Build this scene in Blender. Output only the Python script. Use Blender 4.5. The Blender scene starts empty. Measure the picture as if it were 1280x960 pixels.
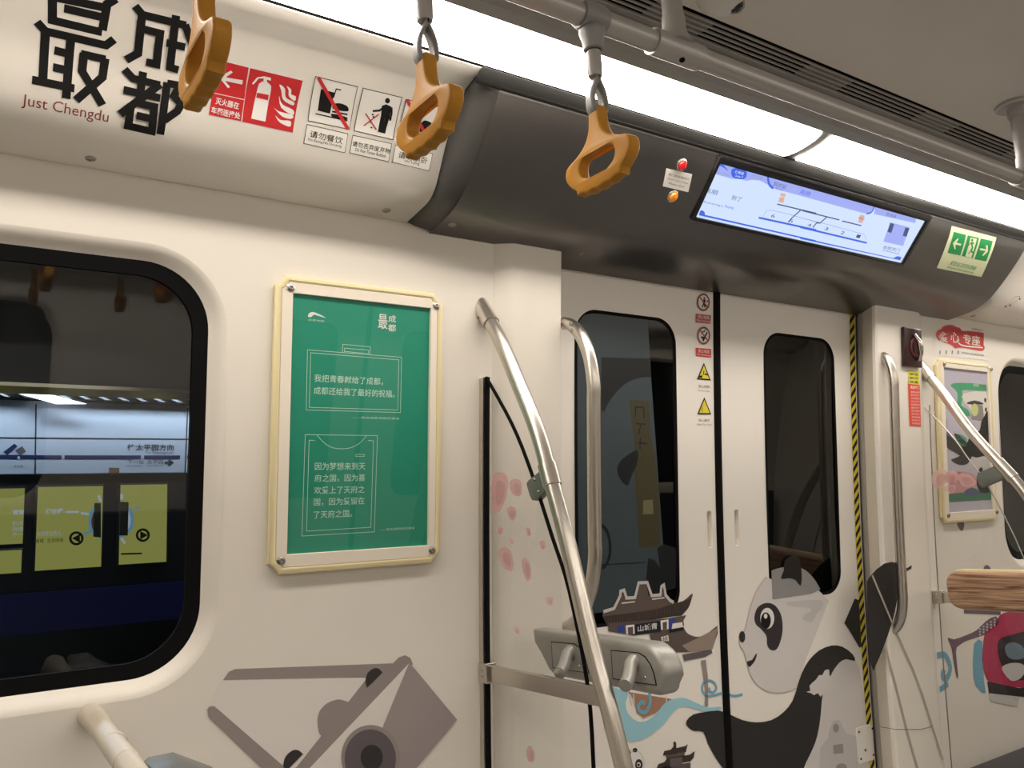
import bpy, bmesh, math, random
from mathutils import Vector, Matrix
from mathutils.geometry import tessellate_polygon
random.seed(7)
C = bpy.context.scene.collection
PI = math.pi
R = math.radians

# ------------------------------------------------------------------ camera, world, exposure
ZC = 1.30                                            # camera height above the car floor
FPX, YAW, PIT, ROL = 1072.06, R(34.7313), R(9.1168), R(-2.9047)
fw = Vector((math.sin(YAW)*math.cos(PIT), math.cos(YAW)*math.cos(PIT), math.sin(PIT)))
rt0 = Vector((math.cos(YAW), -math.sin(YAW), 0)); up0 = rt0.cross(fw)
rt = math.cos(ROL)*rt0 + math.sin(ROL)*up0
up = -math.sin(ROL)*rt0 + math.cos(ROL)*up0
cam = bpy.data.cameras.new('camera'); co = bpy.data.objects.new('camera', cam); C.objects.link(co)
M4 = Matrix((rt, up, -fw)).transposed().to_4x4(); M4.translation = (0, 0, ZC)
co.matrix_world = M4
cam.sensor_fit = 'HORIZONTAL'; cam.sensor_width = 36; cam.lens = 36*FPX/1280
cam.clip_start = .01; cam.clip_end = 60
bpy.context.scene.camera = co
sc = bpy.context.scene
sc.view_settings.view_transform = 'Standard'; sc.view_settings.look = 'None'
sc.view_settings.gamma = 1; sc.view_settings.use_curve_mapping = False
sc.view_settings.exposure = 0.0
LAMP = 18.6                                          # strip lights of the car
LAMP_COL = (1.0, .92, .83)
w = bpy.data.worlds.new('world'); sc.world = w; w.use_nodes = True
w.node_tree.nodes['Background'].inputs[0].default_value = (.01, .011, .013, 1)
w.node_tree.nodes['Background'].inputs[1].default_value = .4
sc.cycles.max_bounces = 10; sc.cycles.diffuse_bounces = 5; sc.cycles.transparent_max_bounces = 16

# ------------------------------------------------------------------ pixel <-> place helpers (heights relative to the camera)
def ray(px, py):
    return (FPX*fw + (px-640)*rt - (py-480)*up)/FPX
def PX(px, py, X): v = ray(px, py); return v*(X/v.x)
def PY(px, py, Y): v = ray(px, py); return v*(Y/v.y)
def PZ(px, py, Z): v = ray(px, py); return v*(Z/v.z)
def zz(x0, y0, k, pts): return [(x0+a/k, y0+b/k) for a, b in pts]

def smooth(pts, n=5, closed=True):
    out = []; N = len(pts)
    for i in range(N if closed else N-1):
        g = (lambda j: pts[j % N]) if closed else (lambda j: pts[max(0, min(N-1, j))])
        p0, p1, p2, p3 = g(i-1), g(i), g(i+1), g(i+2)
        for k in range(n):
            t = k/n
            out.append(tuple(.5*(2*b+(c-a)*t+(2*a-5*b+4*c-d)*t*t+(-a+3*b-3*c+d)*t**3) for a, b, c, d in zip(p0, p1, p2, p3)))
    if not closed: out.append(tuple(pts[-1]))
    return out
def ell(cx, cy, rx, ry, n=24, rot=0):
    c, s = math.cos(rot), math.sin(rot)
    return [(cx+rx*math.cos(2*PI*i/n)*c-ry*math.sin(2*PI*i/n)*s, cy+rx*math.cos(2*PI*i/n)*s+ry*math.sin(2*PI*i/n)*c) for i in range(n)]
def rrect(u0, u1, s0, s1, r, n=14):
    out = []
    for cu, cs, a0 in ((u1-r, s1-r, 0), (u0+r, s1-r, 90), (u0+r, s0+r, 180), (u1-r, s0+r, 270)):
        for i in range(n+1):
            a = R(a0+90*i/n); out.append((cu+r*math.cos(a), cs+r*math.sin(a)))
    return out

class Surf:
    """a profile (y, z) swept along X; u = x, s = length along the profile; offset + = towards the aisle"""
    def __init__(s, prof, shift=0, mirror=False):
        p = [Vector((a, b)) for a, b in prof]
        s.sgn = -1 if mirror else 1
        nr = []
        for i in range(len(p)):
            d = (p[min(i+1, len(p)-1)]-p[max(i-1, 0)]).normalized()
            n = Vector((-d.y, d.x))
            nr.append(n)
        # make normals point to the aisle (lower y / downwards)
        if sum((n.x + n.y*.3) for n in nr) > 0: nr = [-n for n in nr]
        s.n = nr
        s.p = [a - n*shift for a, n in zip(p, nr)]
        s.k = [0]
        for i in range(1, len(p)): s.k.append(s.k[-1]+(s.p[i]-s.p[i-1]).length)
        s.mirror = mirror
    def at(s, u, t, off=0):
        k = s.k; i = 0
        while i < len(k)-2 and t > k[i+1]: i += 1
        f = (t-k[i])/(k[i+1]-k[i])
        q = s.p[i].lerp(s.p[i+1], f); n = s.n[i].lerp(s.n[i+1], f)
        q = q + n*off
        return Vector((u, (.8-q.x) if s.mirror else q.x, q.y))
    def hit(s, px, py):
        v = ray(px, py); best = None
        for i in range(len(s.p)-1):
            a, b = s.p[i], s.p[i+1]; d = b-a
            # t*v.y = a.x+f*d.x ; t*v.z = a.y+f*d.y
            det = -v.y*d.y + v.z*d.x
            if abs(det) < 1e-12: continue
            t = (-a.x*d.y + a.y*d.x)/det
            f = (v.y*a.y - v.z*a.x)/det
            lo = -1e-6 if i > 0 else -5; hi = 1+1e-6 if i < len(s.p)-2 else 5
            if t > 0 and lo <= f <= hi and (best is None or t < best[0]):
                best = (t, v.x*t, s.k[i]+f*(s.k[i+1]-s.k[i]))
        if best is None: raise ValueError('no hit %s' % ((px, py),))
        return best[1], best[2]
    def s_at_z(s, z):
        for i in range(len(s.p)-1):
            a, b = s.p[i].y, s.p[i+1].y
            if (a <= z <= b) or (b <= z <= a): return s.k[i]+(z-a)/(b-a)*(s.k[i+1]-s.k[i])
        return s.k[0] if abs(z-s.p[0].y) < abs(z-s.p[-1].y) else s.k[-1]

class PlaneX:
    """a vertical plane across the car; u = -y, s = z"""
    k = []
    def __init__(s, X): s.X = X
    def at(s, u, t, off=0): return Vector((s.X-off, -u, t))
    def hit(s, px, py): v = PX(px, py, s.X); return -v.y, v.z
class PlaneY:
    k = []
    def __init__(s, Y): s.Y = Y
    def at(s, u, t, off=0): return Vector((u, s.Y-off, t))
    def hit(s, px, py): v = PY(px, py, s.Y); return v.x, v.z
class PlaneZ:
    k = []
    def __init__(s, Z): s.Z = Z
    def at(s, u, t, off=0): return Vector((u, t, s.Z-off))
    def hit(s, px, py): v = PZ(px, py, s.Z); return v.x, v.y

# ------------------------------------------------------------------ materials
def mat(name, col, rough=.5, metal=0, emit=0, noise=0, nscale=40, coat=0, bump=0, spec=.5, emcol=None):
    m = bpy.data.materials.new(name); m.use_nodes = True
    nt = m.node_tree; b = nt.nodes['Principled BSDF']
    b.inputs['Base Color'].default_value = (*col, 1); b.inputs['Roughness'].default_value = rough
    b.inputs['Metallic'].default_value = metal; b.inputs['Specular IOR Level'].default_value = spec
    if coat: b.inputs['Coat Weight'].default_value = coat; b.inputs['Coat Roughness'].default_value = .12
    if emit:
        b.inputs['Emission Color'].default_value = (*(emcol or col), 1); b.inputs['Emission Strength'].default_value = emit
    if noise or bump:
        tc = nt.nodes.new('ShaderNodeTexCoord'); n = nt.nodes.new('ShaderNodeTexNoise'); n.inputs['Scale'].default_value = nscale
        n.inputs['Detail'].default_value = 4
        nt.links.new(tc.outputs['Object'], n.inputs['Vector'])
        if noise:
            mx = nt.nodes.new('ShaderNodeMix'); mx.data_type = 'RGBA'
            mx.inputs[6].default_value = (*[c*(1-noise) for c in col], 1); mx.inputs[7].default_value = (*[min(1, c*(1+noise)) for c in col], 1)
            nt.links.new(n.outputs['Fac'], mx.inputs[0]); nt.links.new(mx.outputs[2], b.inputs['Base Color'])
        if bump:
            bp = nt.nodes.new('ShaderNodeBump'); bp.inputs['Strength'].default_value = bump; bp.inputs['Distance'].default_value = .002
            nt.links.new(n.outputs['Fac'], bp.inputs['Height']); nt.links.new(bp.outputs['Normal'], b.inputs['Normal'])
    return m
def srgb(r, g, b):
    f = lambda c: (c/255)/12.92 if c <= 10 else (((c/255)+.055)/1.055)**2.4
    return (f(r), f(g), f(b))
def glass(name, tint, f0=.045, rough=0.0):
    """a thin pane: clear, reflecting more at a glancing angle, the same from both sides"""
    m = bpy.data.materials.new(name); m.use_nodes = True; nt = m.node_tree
    for n in list(nt.nodes): nt.nodes.remove(n)
    o = nt.nodes.new('ShaderNodeOutputMaterial'); t = nt.nodes.new('ShaderNodeBsdfTransparent'); g = nt.nodes.new('ShaderNodeBsdfGlossy')
    lw = nt.nodes.new('ShaderNodeLayerWeight'); lw.inputs['Blend'].default_value = .5
    pw = nt.nodes.new('ShaderNodeMath'); pw.operation = 'POWER'; pw.inputs[1].default_value = 5
    ma = nt.nodes.new('ShaderNodeMath'); ma.operation = 'MULTIPLY_ADD'; ma.inputs[1].default_value = 1-f0; ma.inputs[2].default_value = f0
    mx = nt.nodes.new('ShaderNodeMixShader')
    t.inputs['Color'].default_value = (*tint, 1); g.inputs['Roughness'].default_value = rough
    L = nt.links.new
    L(lw.outputs['Facing'], pw.inputs[0]); L(pw.outputs[0], ma.inputs[0]); L(ma.outputs[0], mx.inputs[0])
    L(t.outputs[0], mx.inputs[1]); L(g.outputs[0], mx.inputs[2]); L(mx.outputs[0], o.inputs[0])
    return m
def film(name, col, alpha, rough=.5):
    m = mat(name, col, rough); m.node_tree.nodes['Principled BSDF'].inputs['Alpha'].default_value = alpha
    return m
def wood_mat():
    m = mat('wood_veneer', srgb(168, 128, 98), .42); nt = m.node_tree; b = nt.nodes['Principled BSDF']
    tc = nt.nodes.new('ShaderNodeTexCoord'); mp = nt.nodes.new('ShaderNodeMapping'); mp.inputs['Scale'].default_value = (20, 3.0, 70)
    n = nt.nodes.new('ShaderNodeTexNoise'); n.inputs['Scale'].default_value = 1.6; n.inputs['Detail'].default_value = 6; n.inputs['Distortion'].default_value = .8
    cr = nt.nodes.new('ShaderNodeValToRGB')
    cr.color_ramp.elements[0].position = .34; cr.color_ramp.elements[0].color = (*srgb(112, 78, 56), 1)
    cr.color_ramp.elements[1].position = .62; cr.color_ramp.elements[1].color = (*srgb(196, 160, 128), 1)
    nt.links.new(tc.outputs['Object'], mp.inputs[0]); nt.links.new(mp.outputs[0], n.inputs['Vector']); nt.links.new(n.outputs['Fac'], cr.inputs[0]); nt.links.new(cr.outputs[0], b.inputs['Base Color'])
    return m
def brushed(name, col, rough, scale):
    m = mat(name, col, rough, 1); nt = m.node_tree; b = nt.nodes['Principled BSDF']
    tc = nt.nodes.new('ShaderNodeTexCoord'); mp = nt.nodes.new('ShaderNodeMapping'); mp.inputs['Scale'].default_value = scale
    n = nt.nodes.new('ShaderNodeTexNoise'); n.inputs['Scale'].default_value = 12; n.inputs['Detail'].default_value = 3
    mr = nt.nodes.new('ShaderNodeMapRange'); mr.inputs[3].default_value = rough-.07; mr.inputs[4].default_value = rough+.1
    nt.links.new(tc.outputs['Object'], mp.inputs[0]); nt.links.new(mp.outputs[0], n.inputs['Vector']); nt.links.new(n.outputs['Fac'], mr.inputs[0]); nt.links.new(mr.outputs[0], b.inputs['Roughness'])
    return m

WALL = mat('wall_white', (.80, .75, .67), .42, noise=.02, nscale=6)
DOORW = mat('door_white', (.86, .815, .745), .4, noise=.015, nscale=5)
COVER = mat('cover_white', (.80, .75, .67), .4, noise=.02, nscale=5)
CEIL = mat('ceiling_beige', (.64, .605, .555), .6, noise=.03, nscale=9)
HEAD = mat('header_grey', (.15, .142, .136), .36, metal=.92, noise=.05, nscale=30, coat=.25)
HEADT = mat('header_trim', (.022, .021, .019), .55, spec=.2)
TRIMG = mat('trim_grey', (.30, .29, .27), .5)
STEEL = brushed('brushed_steel', (.62, .58, .52), .30, (4, 4, 60))
STEELD = brushed('dark_steel', (.36, .34, .31), .36, (60, 4, 4))
STEELP = mat('painted_steel', (.46, .44, .42), .38, .5)
PADG = mat('pad_grey', (.36, .35, .32), .42, .4, noise=.06, nscale=25)
BRKT = mat('bracket_grey', (.20, .22, .20), .42, .6, noise=.08, nscale=60)
BEIGE = mat('beige_coated_tube', (.60, .53, .42), .3, noise=.04, nscale=20)
SCREW = mat('screw_metal', (.45, .43, .40), .25, 1)
SLATM = mat('vent_slat', (.42, .40, .37), .6, spec=.2)
RUBBER = mat('black_rubber', (.006, .006, .006), .7, spec=.06)
BLACKG = mat('black_gloss', (.010, .010, .011), .18)
ORANGE = mat('orange_plastic', (.46, .215, .030), .45, noise=.06, nscale=60, bump=.15, spec=.12)
GREYP = mat('grey_plastic', (.24, .24, .235), .42)
SLEEVE = mat('sleeve_grey', (.36, .34, .315), .35)
DIFF = mat('lamp_diffuser', (.9, .88, .84), .5, emit=LAMP, emcol=LAMP_COL)
GLASSW = glass('window_glass', (.64, .66, .66), .06)
GLASSD = glass('door_glass', (.36, .39, .40), .075)
GLASSP = glass('partition_glass', (.93, .93, .925), .04)
ACRYL = glass('acrylic_cover', (.98, .98, .98), .035)
WOOD = wood_mat()
BLK = mat('ink_black', (.009, .0085, .0085), .55, spec=.25)
RED = mat('ink_red', srgb(200, 42, 46), .45)
DRED = mat('ink_brown_red', srgb(150, 74, 62), .5)
WHT = mat('ink_white', (.82, .80, .76), .45)
STICK = mat('sticker_white', (.80, .77, .71), .38)
CREAM = mat('frame_cream', srgb(232, 218, 172), .35, noise=.04, nscale=15)
FRAMEW = mat('frame_white', srgb(238, 228, 212), .32)
TEAL = mat('poster_teal', srgb(24, 146, 118), .45)
TINK = mat('poster_ink', srgb(190, 226, 208), .5)
LGREY = mat('decal_light_grey', srgb(226, 220, 214), .45)
MGREY = mat('decal_grey', srgb(150, 139, 135), .45)
MGREY2 = mat('decal_mid_grey', srgb(158, 147, 145), .45)
DGREY = mat('decal_dark', srgb(50, 45, 48), .45)
SGREY = mat('decal_slate', srgb(98, 90, 94), .45)
YEL = mat('ink_yellow', srgb(226, 206, 50), .45)
GRN = mat('exit_green', srgb(30, 150, 84), .45)
LUM = mat('exit_cream', srgb(226, 232, 190), .5)

# ------------------------------------------------------------------ object helpers
WLOC = {}
def tag(o, label=None, cat=None, group=None, kind=None):
    if label: o['label'] = label
    if cat: o['category'] = cat
    if group: o['group'] = group
    if kind: o['kind'] = kind
    return o
def thing(name, label, cat, loc, group=None):
    o = bpy.data.objects.new(name, None); C.objects.link(o); o.empty_display_size = .05
    o.location = (loc[0], loc[1], loc[2]+ZC); WLOC[o.name] = Vector(o.location)
    return tag(o, label, cat, group)
def link(name, me, parent, origin):
    o = bpy.data.objects.new(name, me); C.objects.link(o)
    base = WLOC[parent.name] if parent else Vector((0, 0, 0))
    if parent: o.parent = parent
    o.location = origin-base; WLOC[o.name] = Vector(origin)
    return o
def finish(bm, name, mats, parent, smooth_ang=35, kind=None, solid=0, weld=True, flip=True):
    if weld: bmesh.ops.remove_doubles(bm, verts=bm.verts, dist=1e-6)
    if flip: bmesh.ops.recalc_face_normals(bm, faces=bm.faces)
    xs = [v.co for v in bm.verts]
    lo = Vector((min(v.x for v in xs), min(v.y for v in xs), min(v.z for v in xs))); hi = Vector((max(v.x for v in xs), max(v.y for v in xs), max(v.z for v in xs)))
    org = Vector(((lo.x+hi.x)/2, (lo.y+hi.y)/2, lo.z))
    for v in bm.verts: v.co -= org
    for f in bm.faces: f.smooth = True
    me = bpy.data.meshes.new(name); bm.to_mesh(me); bm.free()
    for m in mats: me.materials.append(m)
    me.set_sharp_from_angle(angle=R(smooth_ang))
    o = link(name, me, parent, org+Vector((0, 0, ZC)))
    if solid:
        md = o.modifiers.new('solid', 'SOLIDIFY'); md.thickness = solid; md.offset = 0
    if kind: o['kind'] = kind
    return o

class MB:
    def __init__(s): s.bm = bmesh.new(); s.m = []
    def mi(s, m):
        if m not in s.m: s.m.append(m)
        return s.m.index(m)
    def _merge(s, b2, m):
        i = s.mi(m)
        me = bpy.data.meshes.new('tmp'); b2.to_mesh(me); b2.free()
        n0 = len(s.bm.faces); s.bm.from_mesh(me); bpy.data.meshes.remove(me)
        s.bm.faces.ensure_lookup_table()
        for f in s.bm.faces[n0:]: f.material_index = i
    def face(s, pts, m):
        f = s.bm.faces.new([s.bm.verts.new(p) for p in pts]); f.material_index = s.mi(m); return s
    def box(s, lo, hi, m, bev=0, seg=2, fn=None):
        b = bmesh.new(); lo = Vector(lo); hi = Vector(hi)
        bmesh.ops.create_cube(b, size=1)
        for v in b.verts: v.co = Vector(((lo.x+hi.x)/2+v.co.x*(hi.x-lo.x), (lo.y+hi.y)/2+v.co.y*(hi.y-lo.y), (lo.z+hi.z)/2+v.co.z*(hi.z-lo.z)))
        if bev: bmesh.ops.bevel(b, geom=list(b.edges), offset=bev, segments=seg, affect='EDGES', profile=.5)
        if fn:
            for v in b.verts: v.co = fn(v.co)
        s._merge(b, m); return s
    def tube(s, pts, r, m, n=16, caps=True):
        pts = [Vector(p) for p in pts]; b = bmesh.new(); rings = []
        rr = r if isinstance(r, (list, tuple)) else [r]*len(pts)
        d = (pts[1]-pts[0]).normalized(); a = d.orthogonal().normalized()
        for i, p in enumerate(pts):
            t = ((pts[min(i+1, len(pts)-1)]-p).normalized()+(p-pts[max(i-1, 0)]).normalized()).normalized() if 0 < i < len(pts)-1 else (pts[min(i+1, len(pts)-1)]-pts[max(i-1, 0)]).normalized()
            a = (a-t*a.dot(t)).normalized(); c = t.cross(a)
            rings.append([b.verts.new(p+rr[i]*(math.cos(2*PI*k/n)*a+math.sin(2*PI*k/n)*c)) for k in range(n)])
        for i in range(len(rings)-1):
            for k in range(n): b.faces.new((rings[i][k], rings[i][(k+1) % n], rings[i+1][(k+1) % n], rings[i+1][k]))
        if caps: b.faces.new(rings[0][::-1]); b.faces.new(rings[-1])
        s._merge(b, m); return s
    def lathe(s, prof, c, axis, m, n=24):
        """prof: (radius, distance along axis)"""
        axis = Vector(axis).normalized(); a = axis.orthogonal().normalized(); q = axis.cross(a); c = Vector(c); b = bmesh.new(); rings = []
        for r, h in prof:
            rings.append([b.verts.new(c+axis*h+max(r, 1e-5)*(math.cos(2*PI*k/n)*a+math.sin(2*PI*k/n)*q)) for k in range(n)])
        for i in range(len(rings)-1):
            for k in range(n): b.faces.new((rings[i][k], rings[i][(k+1) % n], rings[i+1][(k+1) % n], rings[i+1][k]))
        b.faces.new(rings[0][::-1]); b.faces.new(rings[-1])
        bmesh.ops.remove_doubles(b, verts=b.verts, dist=1e-4)
        s._merge(b, m); return s
    def sleeve(s, prof, c, axis, m, n=20):
        """a hollow collar: closed (radius, distance) profile turned about an axis"""
        axis = Vector(axis).normalized(); a = axis.orthogonal().normalized(); q = axis.cross(a); c = Vector(c); b = bmesh.new(); rings = []
        for r, h in prof: rings.append([b.verts.new(c+axis*h+r*(math.cos(2*PI*k/n)*a+math.sin(2*PI*k/n)*q)) for k in range(n)])
        for i in range(len(rings)):
            j = (i+1) % len(rings)
            for k in range(n): b.faces.new((rings[i][k], rings[i][(k+1) % n], rings[j][(k+1) % n], rings[j][k]))
        s._merge(b, m); return s
    def prism(s, loops, fn, h0, h1, m, bev=0, seg=2):
        """loops of 2D points (first outer, rest holes); fn(a, b, h) -> 3D"""
        b = bmesh.new(); flat = [p for L in loops for p in L]
        tris = tessellate_polygon([[Vector((p[0], p[1], 0)) for p in L] for L in loops])
        v0 = [b.verts.new((p[0], p[1], h0)) for p in flat]; v1 = [b.verts.new((p[0], p[1], h1)) for p in flat]
        for t in tris:
            try: b.faces.new([v0[i] for i in t][::-1]); b.faces.new([v1[i] for i in t])
            except ValueError: pass
        k = 0
        for L in loops:
            n = len(L)
            for i in range(n):
                j = (i+1) % n; b.faces.new((v0[k+i], v0[k+j], v1[k+j], v1[k+i]))
            k += n
        bmesh.ops.recalc_face_normals(b, faces=b.faces)
        if bev:
            ed = [e for e in b.edges if abs(e.verts[0].co.z-e.verts[1].co.z) < 1e-7 and len(e.link_faces) == 2 and abs(e.link_faces[0].normal.z-e.link_faces[1].normal.z) > .5]
            bmesh.ops.bevel(b, geom=ed, offset=bev, segments=seg, affect='EDGES', profile=.5)
        for v in b.verts: v.co = fn(*v.co)
        s._merge(b, m); return s
    def screw(s, c, axis, r=.006, m=None):
        m = m or SCREW
        s.lathe([(r, 0), (r, r*.25), (r*.75, r*.55), (r*.42, r*.6), (r*.38, r*.3), (0, r*.3)], c, axis, m, 16); return s
    def build(s, name, parent=None, **k): return finish(s.bm, name, s.m, parent, **k)

FONTS = {}
def text_mesh(body, bold=0):
    cu = bpy.data.curves.new('t', 'FONT'); cu.body = body; cu.size = 1; cu.offset = bold; cu.resolution_u = 3
    o = bpy.data.objects.new('t', cu); C.objects.link(o)
    dg = bpy.context.evaluated_depsgraph_get(); me = bpy.data.meshes.new_from_object(o.evaluated_get(dg))
    vs = [v.co.copy() for v in me.vertices]; fs = [list(p.vertices) for p in me.polygons]
    bpy.data.objects.remove(o); bpy.data.curves.remove(cu); bpy.data.meshes.remove(me)
    return vs, fs

class Decal:
    """flat marks laid on a surface, all in one mesh; layers keep the marks apart"""
    def __init__(s, surf, base=.0012, step=.00035): s.sf = surf; s.bm = bmesh.new(); s.m = []; s.base = base; s.step = step; s.clip = None
    def _add(s, uv, faces, m, layer):
        if m not in s.m: s.m.append(m)
        i = s.m.index(m); b = bmesh.new()
        vs = [b.verts.new((u, t, 0)) for u, t in uv]
        for f in faces:
            try: b.faces.new([vs[j] for j in f])
            except ValueError: pass
        if not b.faces: b.free(); return s
        t0 = min(t for _, t in uv); t1 = max(t for _, t in uv)
        for k in s.sf.k:
            if t0+1e-4 < k < t1-1e-4:
                bmesh.ops.bisect_plane(b, geom=b.verts[:]+b.edges[:]+b.faces[:], dist=1e-7, plane_co=(0, k, 0), plane_no=(0, 1, 0))
        if s.clip:
            for co_, no_ in (((s.clip[0], 0, 0), (-1, 0, 0)), ((s.clip[1], 0, 0), (1, 0, 0)), ((0, s.clip[2], 0), (0, -1, 0)), ((0, s.clip[3], 0), (0, 1, 0))):
                bmesh.ops.bisect_plane(b, geom=b.verts[:]+b.edges[:]+b.faces[:], dist=1e-7, plane_co=co_, plane_no=no_, clear_outer=True)
            if not b.faces: b.free(); return s
        off = s.base+layer*s.step
        for v in b.verts: v.co = s.sf.at(v.co.x, v.co.y, off)
        me = bpy.data.meshes.new('tmp'); b.to_mesh(me); b.free()
        n0 = len(s.bm.faces); s.bm.from_mesh(me); bpy.data.meshes.remove(me)
        s.bm.faces.ensure_lookup_table()
        for f in s.bm.faces[n0:]: f.material_index = i
        return s
    def uvpoly(s, loops, m, layer=0):
        if not isinstance(loops[0][0], (tuple, list)): loops = [loops]
        flat = [p for L in loops for p in L]
        tris = tessellate_polygon([[Vector((p[0], p[1], 0)) for p in L] for L in loops])
        return s._add(flat, tris, m, layer)
    def poly(s, pts, m, layer=0, holes=()):
        return s.uvpoly([[s.sf.hit(*p) for p in L] for L in [pts, *holes]], m, layer)
    def uvline(s, uv, wd, m, layer=0, closed=False):
        uv = [Vector(p) for p in uv]; n = len(uv); L = []; Rr = []
        for i in range(n):
            a = uv[i-1] if (i > 0 or closed) else uv[i]; c = uv[(i+1) % n] if (i < n-1 or closed) else uv[i]
            d1 = (uv[i]-a); d2 = (c-uv[i])
            d1 = d1.normalized() if d1.length > 1e-9 else d2.normalized(); d2 = d2.normalized() if d2.length > 1e-9 else d1
            n1 = Vector((-d1.y, d1.x)); n2 = Vector((-d2.y, d2.x)); q = (n1+n2)
            q = q.normalized() if q.length > 1e-6 else n1
            k = min(2.0, 1/max(.3, q.dot(n1)))
            L.append(uv[i]+q*wd/2*k); Rr.append(uv[i]-q*wd/2*k)
        pts = [tuple(p) for p in L]+[tuple(p) for p in Rr]
        fs = [(i, (i+1) % n, n+(i+1) % n, n+i) for i in range(n if closed else n-1)]
        return s._add(pts, fs, m, layer)
    def line(s, pts, wd, m, layer=0, closed=False): return s.uvline([s.sf.hit(*p) for p in pts], wd, m, layer, closed)
    def text(s, body, tl, br, m, layer=0, bold=0, h=None):
        """tl, br: pixels of the text's top left and bottom right; h: its height in pixels where the line slopes in the photo"""
        u0, t1 = s.sf.hit(*tl); u1, t0 = s.sf.hit(*br)
        if h: t0 = s.sf.hit(tl[0], tl[1]+h)[1]
        return s.uvtext(body, u0, u1, t0, t1, m, layer, bold)
    def uvtext(s, body, u0, u1, t0, t1, m, layer=0, bold=0):
        vs, fs = text_mesh(body, bold)
        if not vs: return s
        x0 = min(v.x for v in vs); x1 = max(v.x for v in vs); y0 = min(v.y for v in vs); y1 = max(v.y for v in vs)
        return s._add([(u0+(v.x-x0)/(x1-x0)*(u1-u0), t0+(v.y-y0)/(y1-y0)*(t1-t0)) for v in vs], fs, m, layer)
    def build(s, name, parent=None, **k): return finish(s.bm, name, s.m, parent, weld=False, flip=False, **k)
    def done(s, name, label, cat, group=None): return tag(s.build(name), label, cat, group)

def panel(name, surf, outer, holes, m, kind='structure', parent=None, solid=0, off=0):
    d = Decal(surf, off, 0); d.uvpoly([outer, *holes], m)
    bmesh.ops.remove_doubles(d.bm, verts=d.bm.verts, dist=1e-5)
    return finish(d.bm, name, d.m, parent, kind=kind, solid=solid, weld=False, flip=False)
def ring(name, surf, loopA, offA, loopB, offB, m, parent=None, kind=None):
    """a band between two loops of the same length lying at two depths"""
    b = MB(); n = len(loopA)
    A = [b.bm.verts.new(surf.at(*p, offA)) for p in loopA]; B = [b.bm.verts.new(surf.at(*p, offB)) for p in loopB]
    for i in range(n):
        f = b.bm.faces.new((A[i], A[(i+1) % n], B[(i+1) % n], B[i])); f.material_index = b.mi(m)
    return b.build(name, parent, kind=kind)
def sweep(name, prof, x0, x1, m, kind='structure', parent=None, mirror=False, solid=0):
    b = MB()
    f = (lambda y: .8-y) if mirror else (lambda y: y)
    for (a, c), (d, e) in zip(prof[:-1], prof[1:]):
        b.face([(x0, f(a), c), (x1, f(a), c), (x1, f(d), e), (x0, f(d), e)], m)
    return b.build(name, parent, kind=kind, solid=solid)

# ------------------------------------------------------------------ the car's cross-section
def yw(z): return 1.7-.0828*z-.0247*z*z
WP = [(yw(z), z) for z in [-1.3+.1*i for i in range(20)]+[.70]]
SW = Surf(WP); SD = Surf(WP, -.08) if False else Surf([(yw(z)+.08, z) for _, z in WP])
SPIL = Surf([(yw(z)-.02, z) for _, z in WP])
COVP = [(1.299, .881), (1.33, .874), (1.363, .866)] + smooth([(1.363, .866), (1.403, .829), (1.445, .787), (1.476, .739), (1.499, .706), (1.528, .687), (1.576, .679), (1.640, .672)], 4, False)[1:]
SC = Surf(COVP)
HEADP = [(1.322, .868), (1.330, .858)] + smooth([(1.330, .858), (1.352, .826), (1.386, .787), (1.424, .748), (1.460, .715), (1.495, .690), (1.540, .672), (1.60, .662), (1.66, .656), (1.80, .650)], 4, False)[1:]
SH = Surf(HEADP)
SWm = Surf(WP, mirror=True); SDm = Surf([(yw(z)+.08, z) for _, z in WP], mirror=True)
CEILZ = .965
X0, X1 = -2.4, 5.6
sz = SW.s_at_z
def svec(uv): return uv

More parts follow.
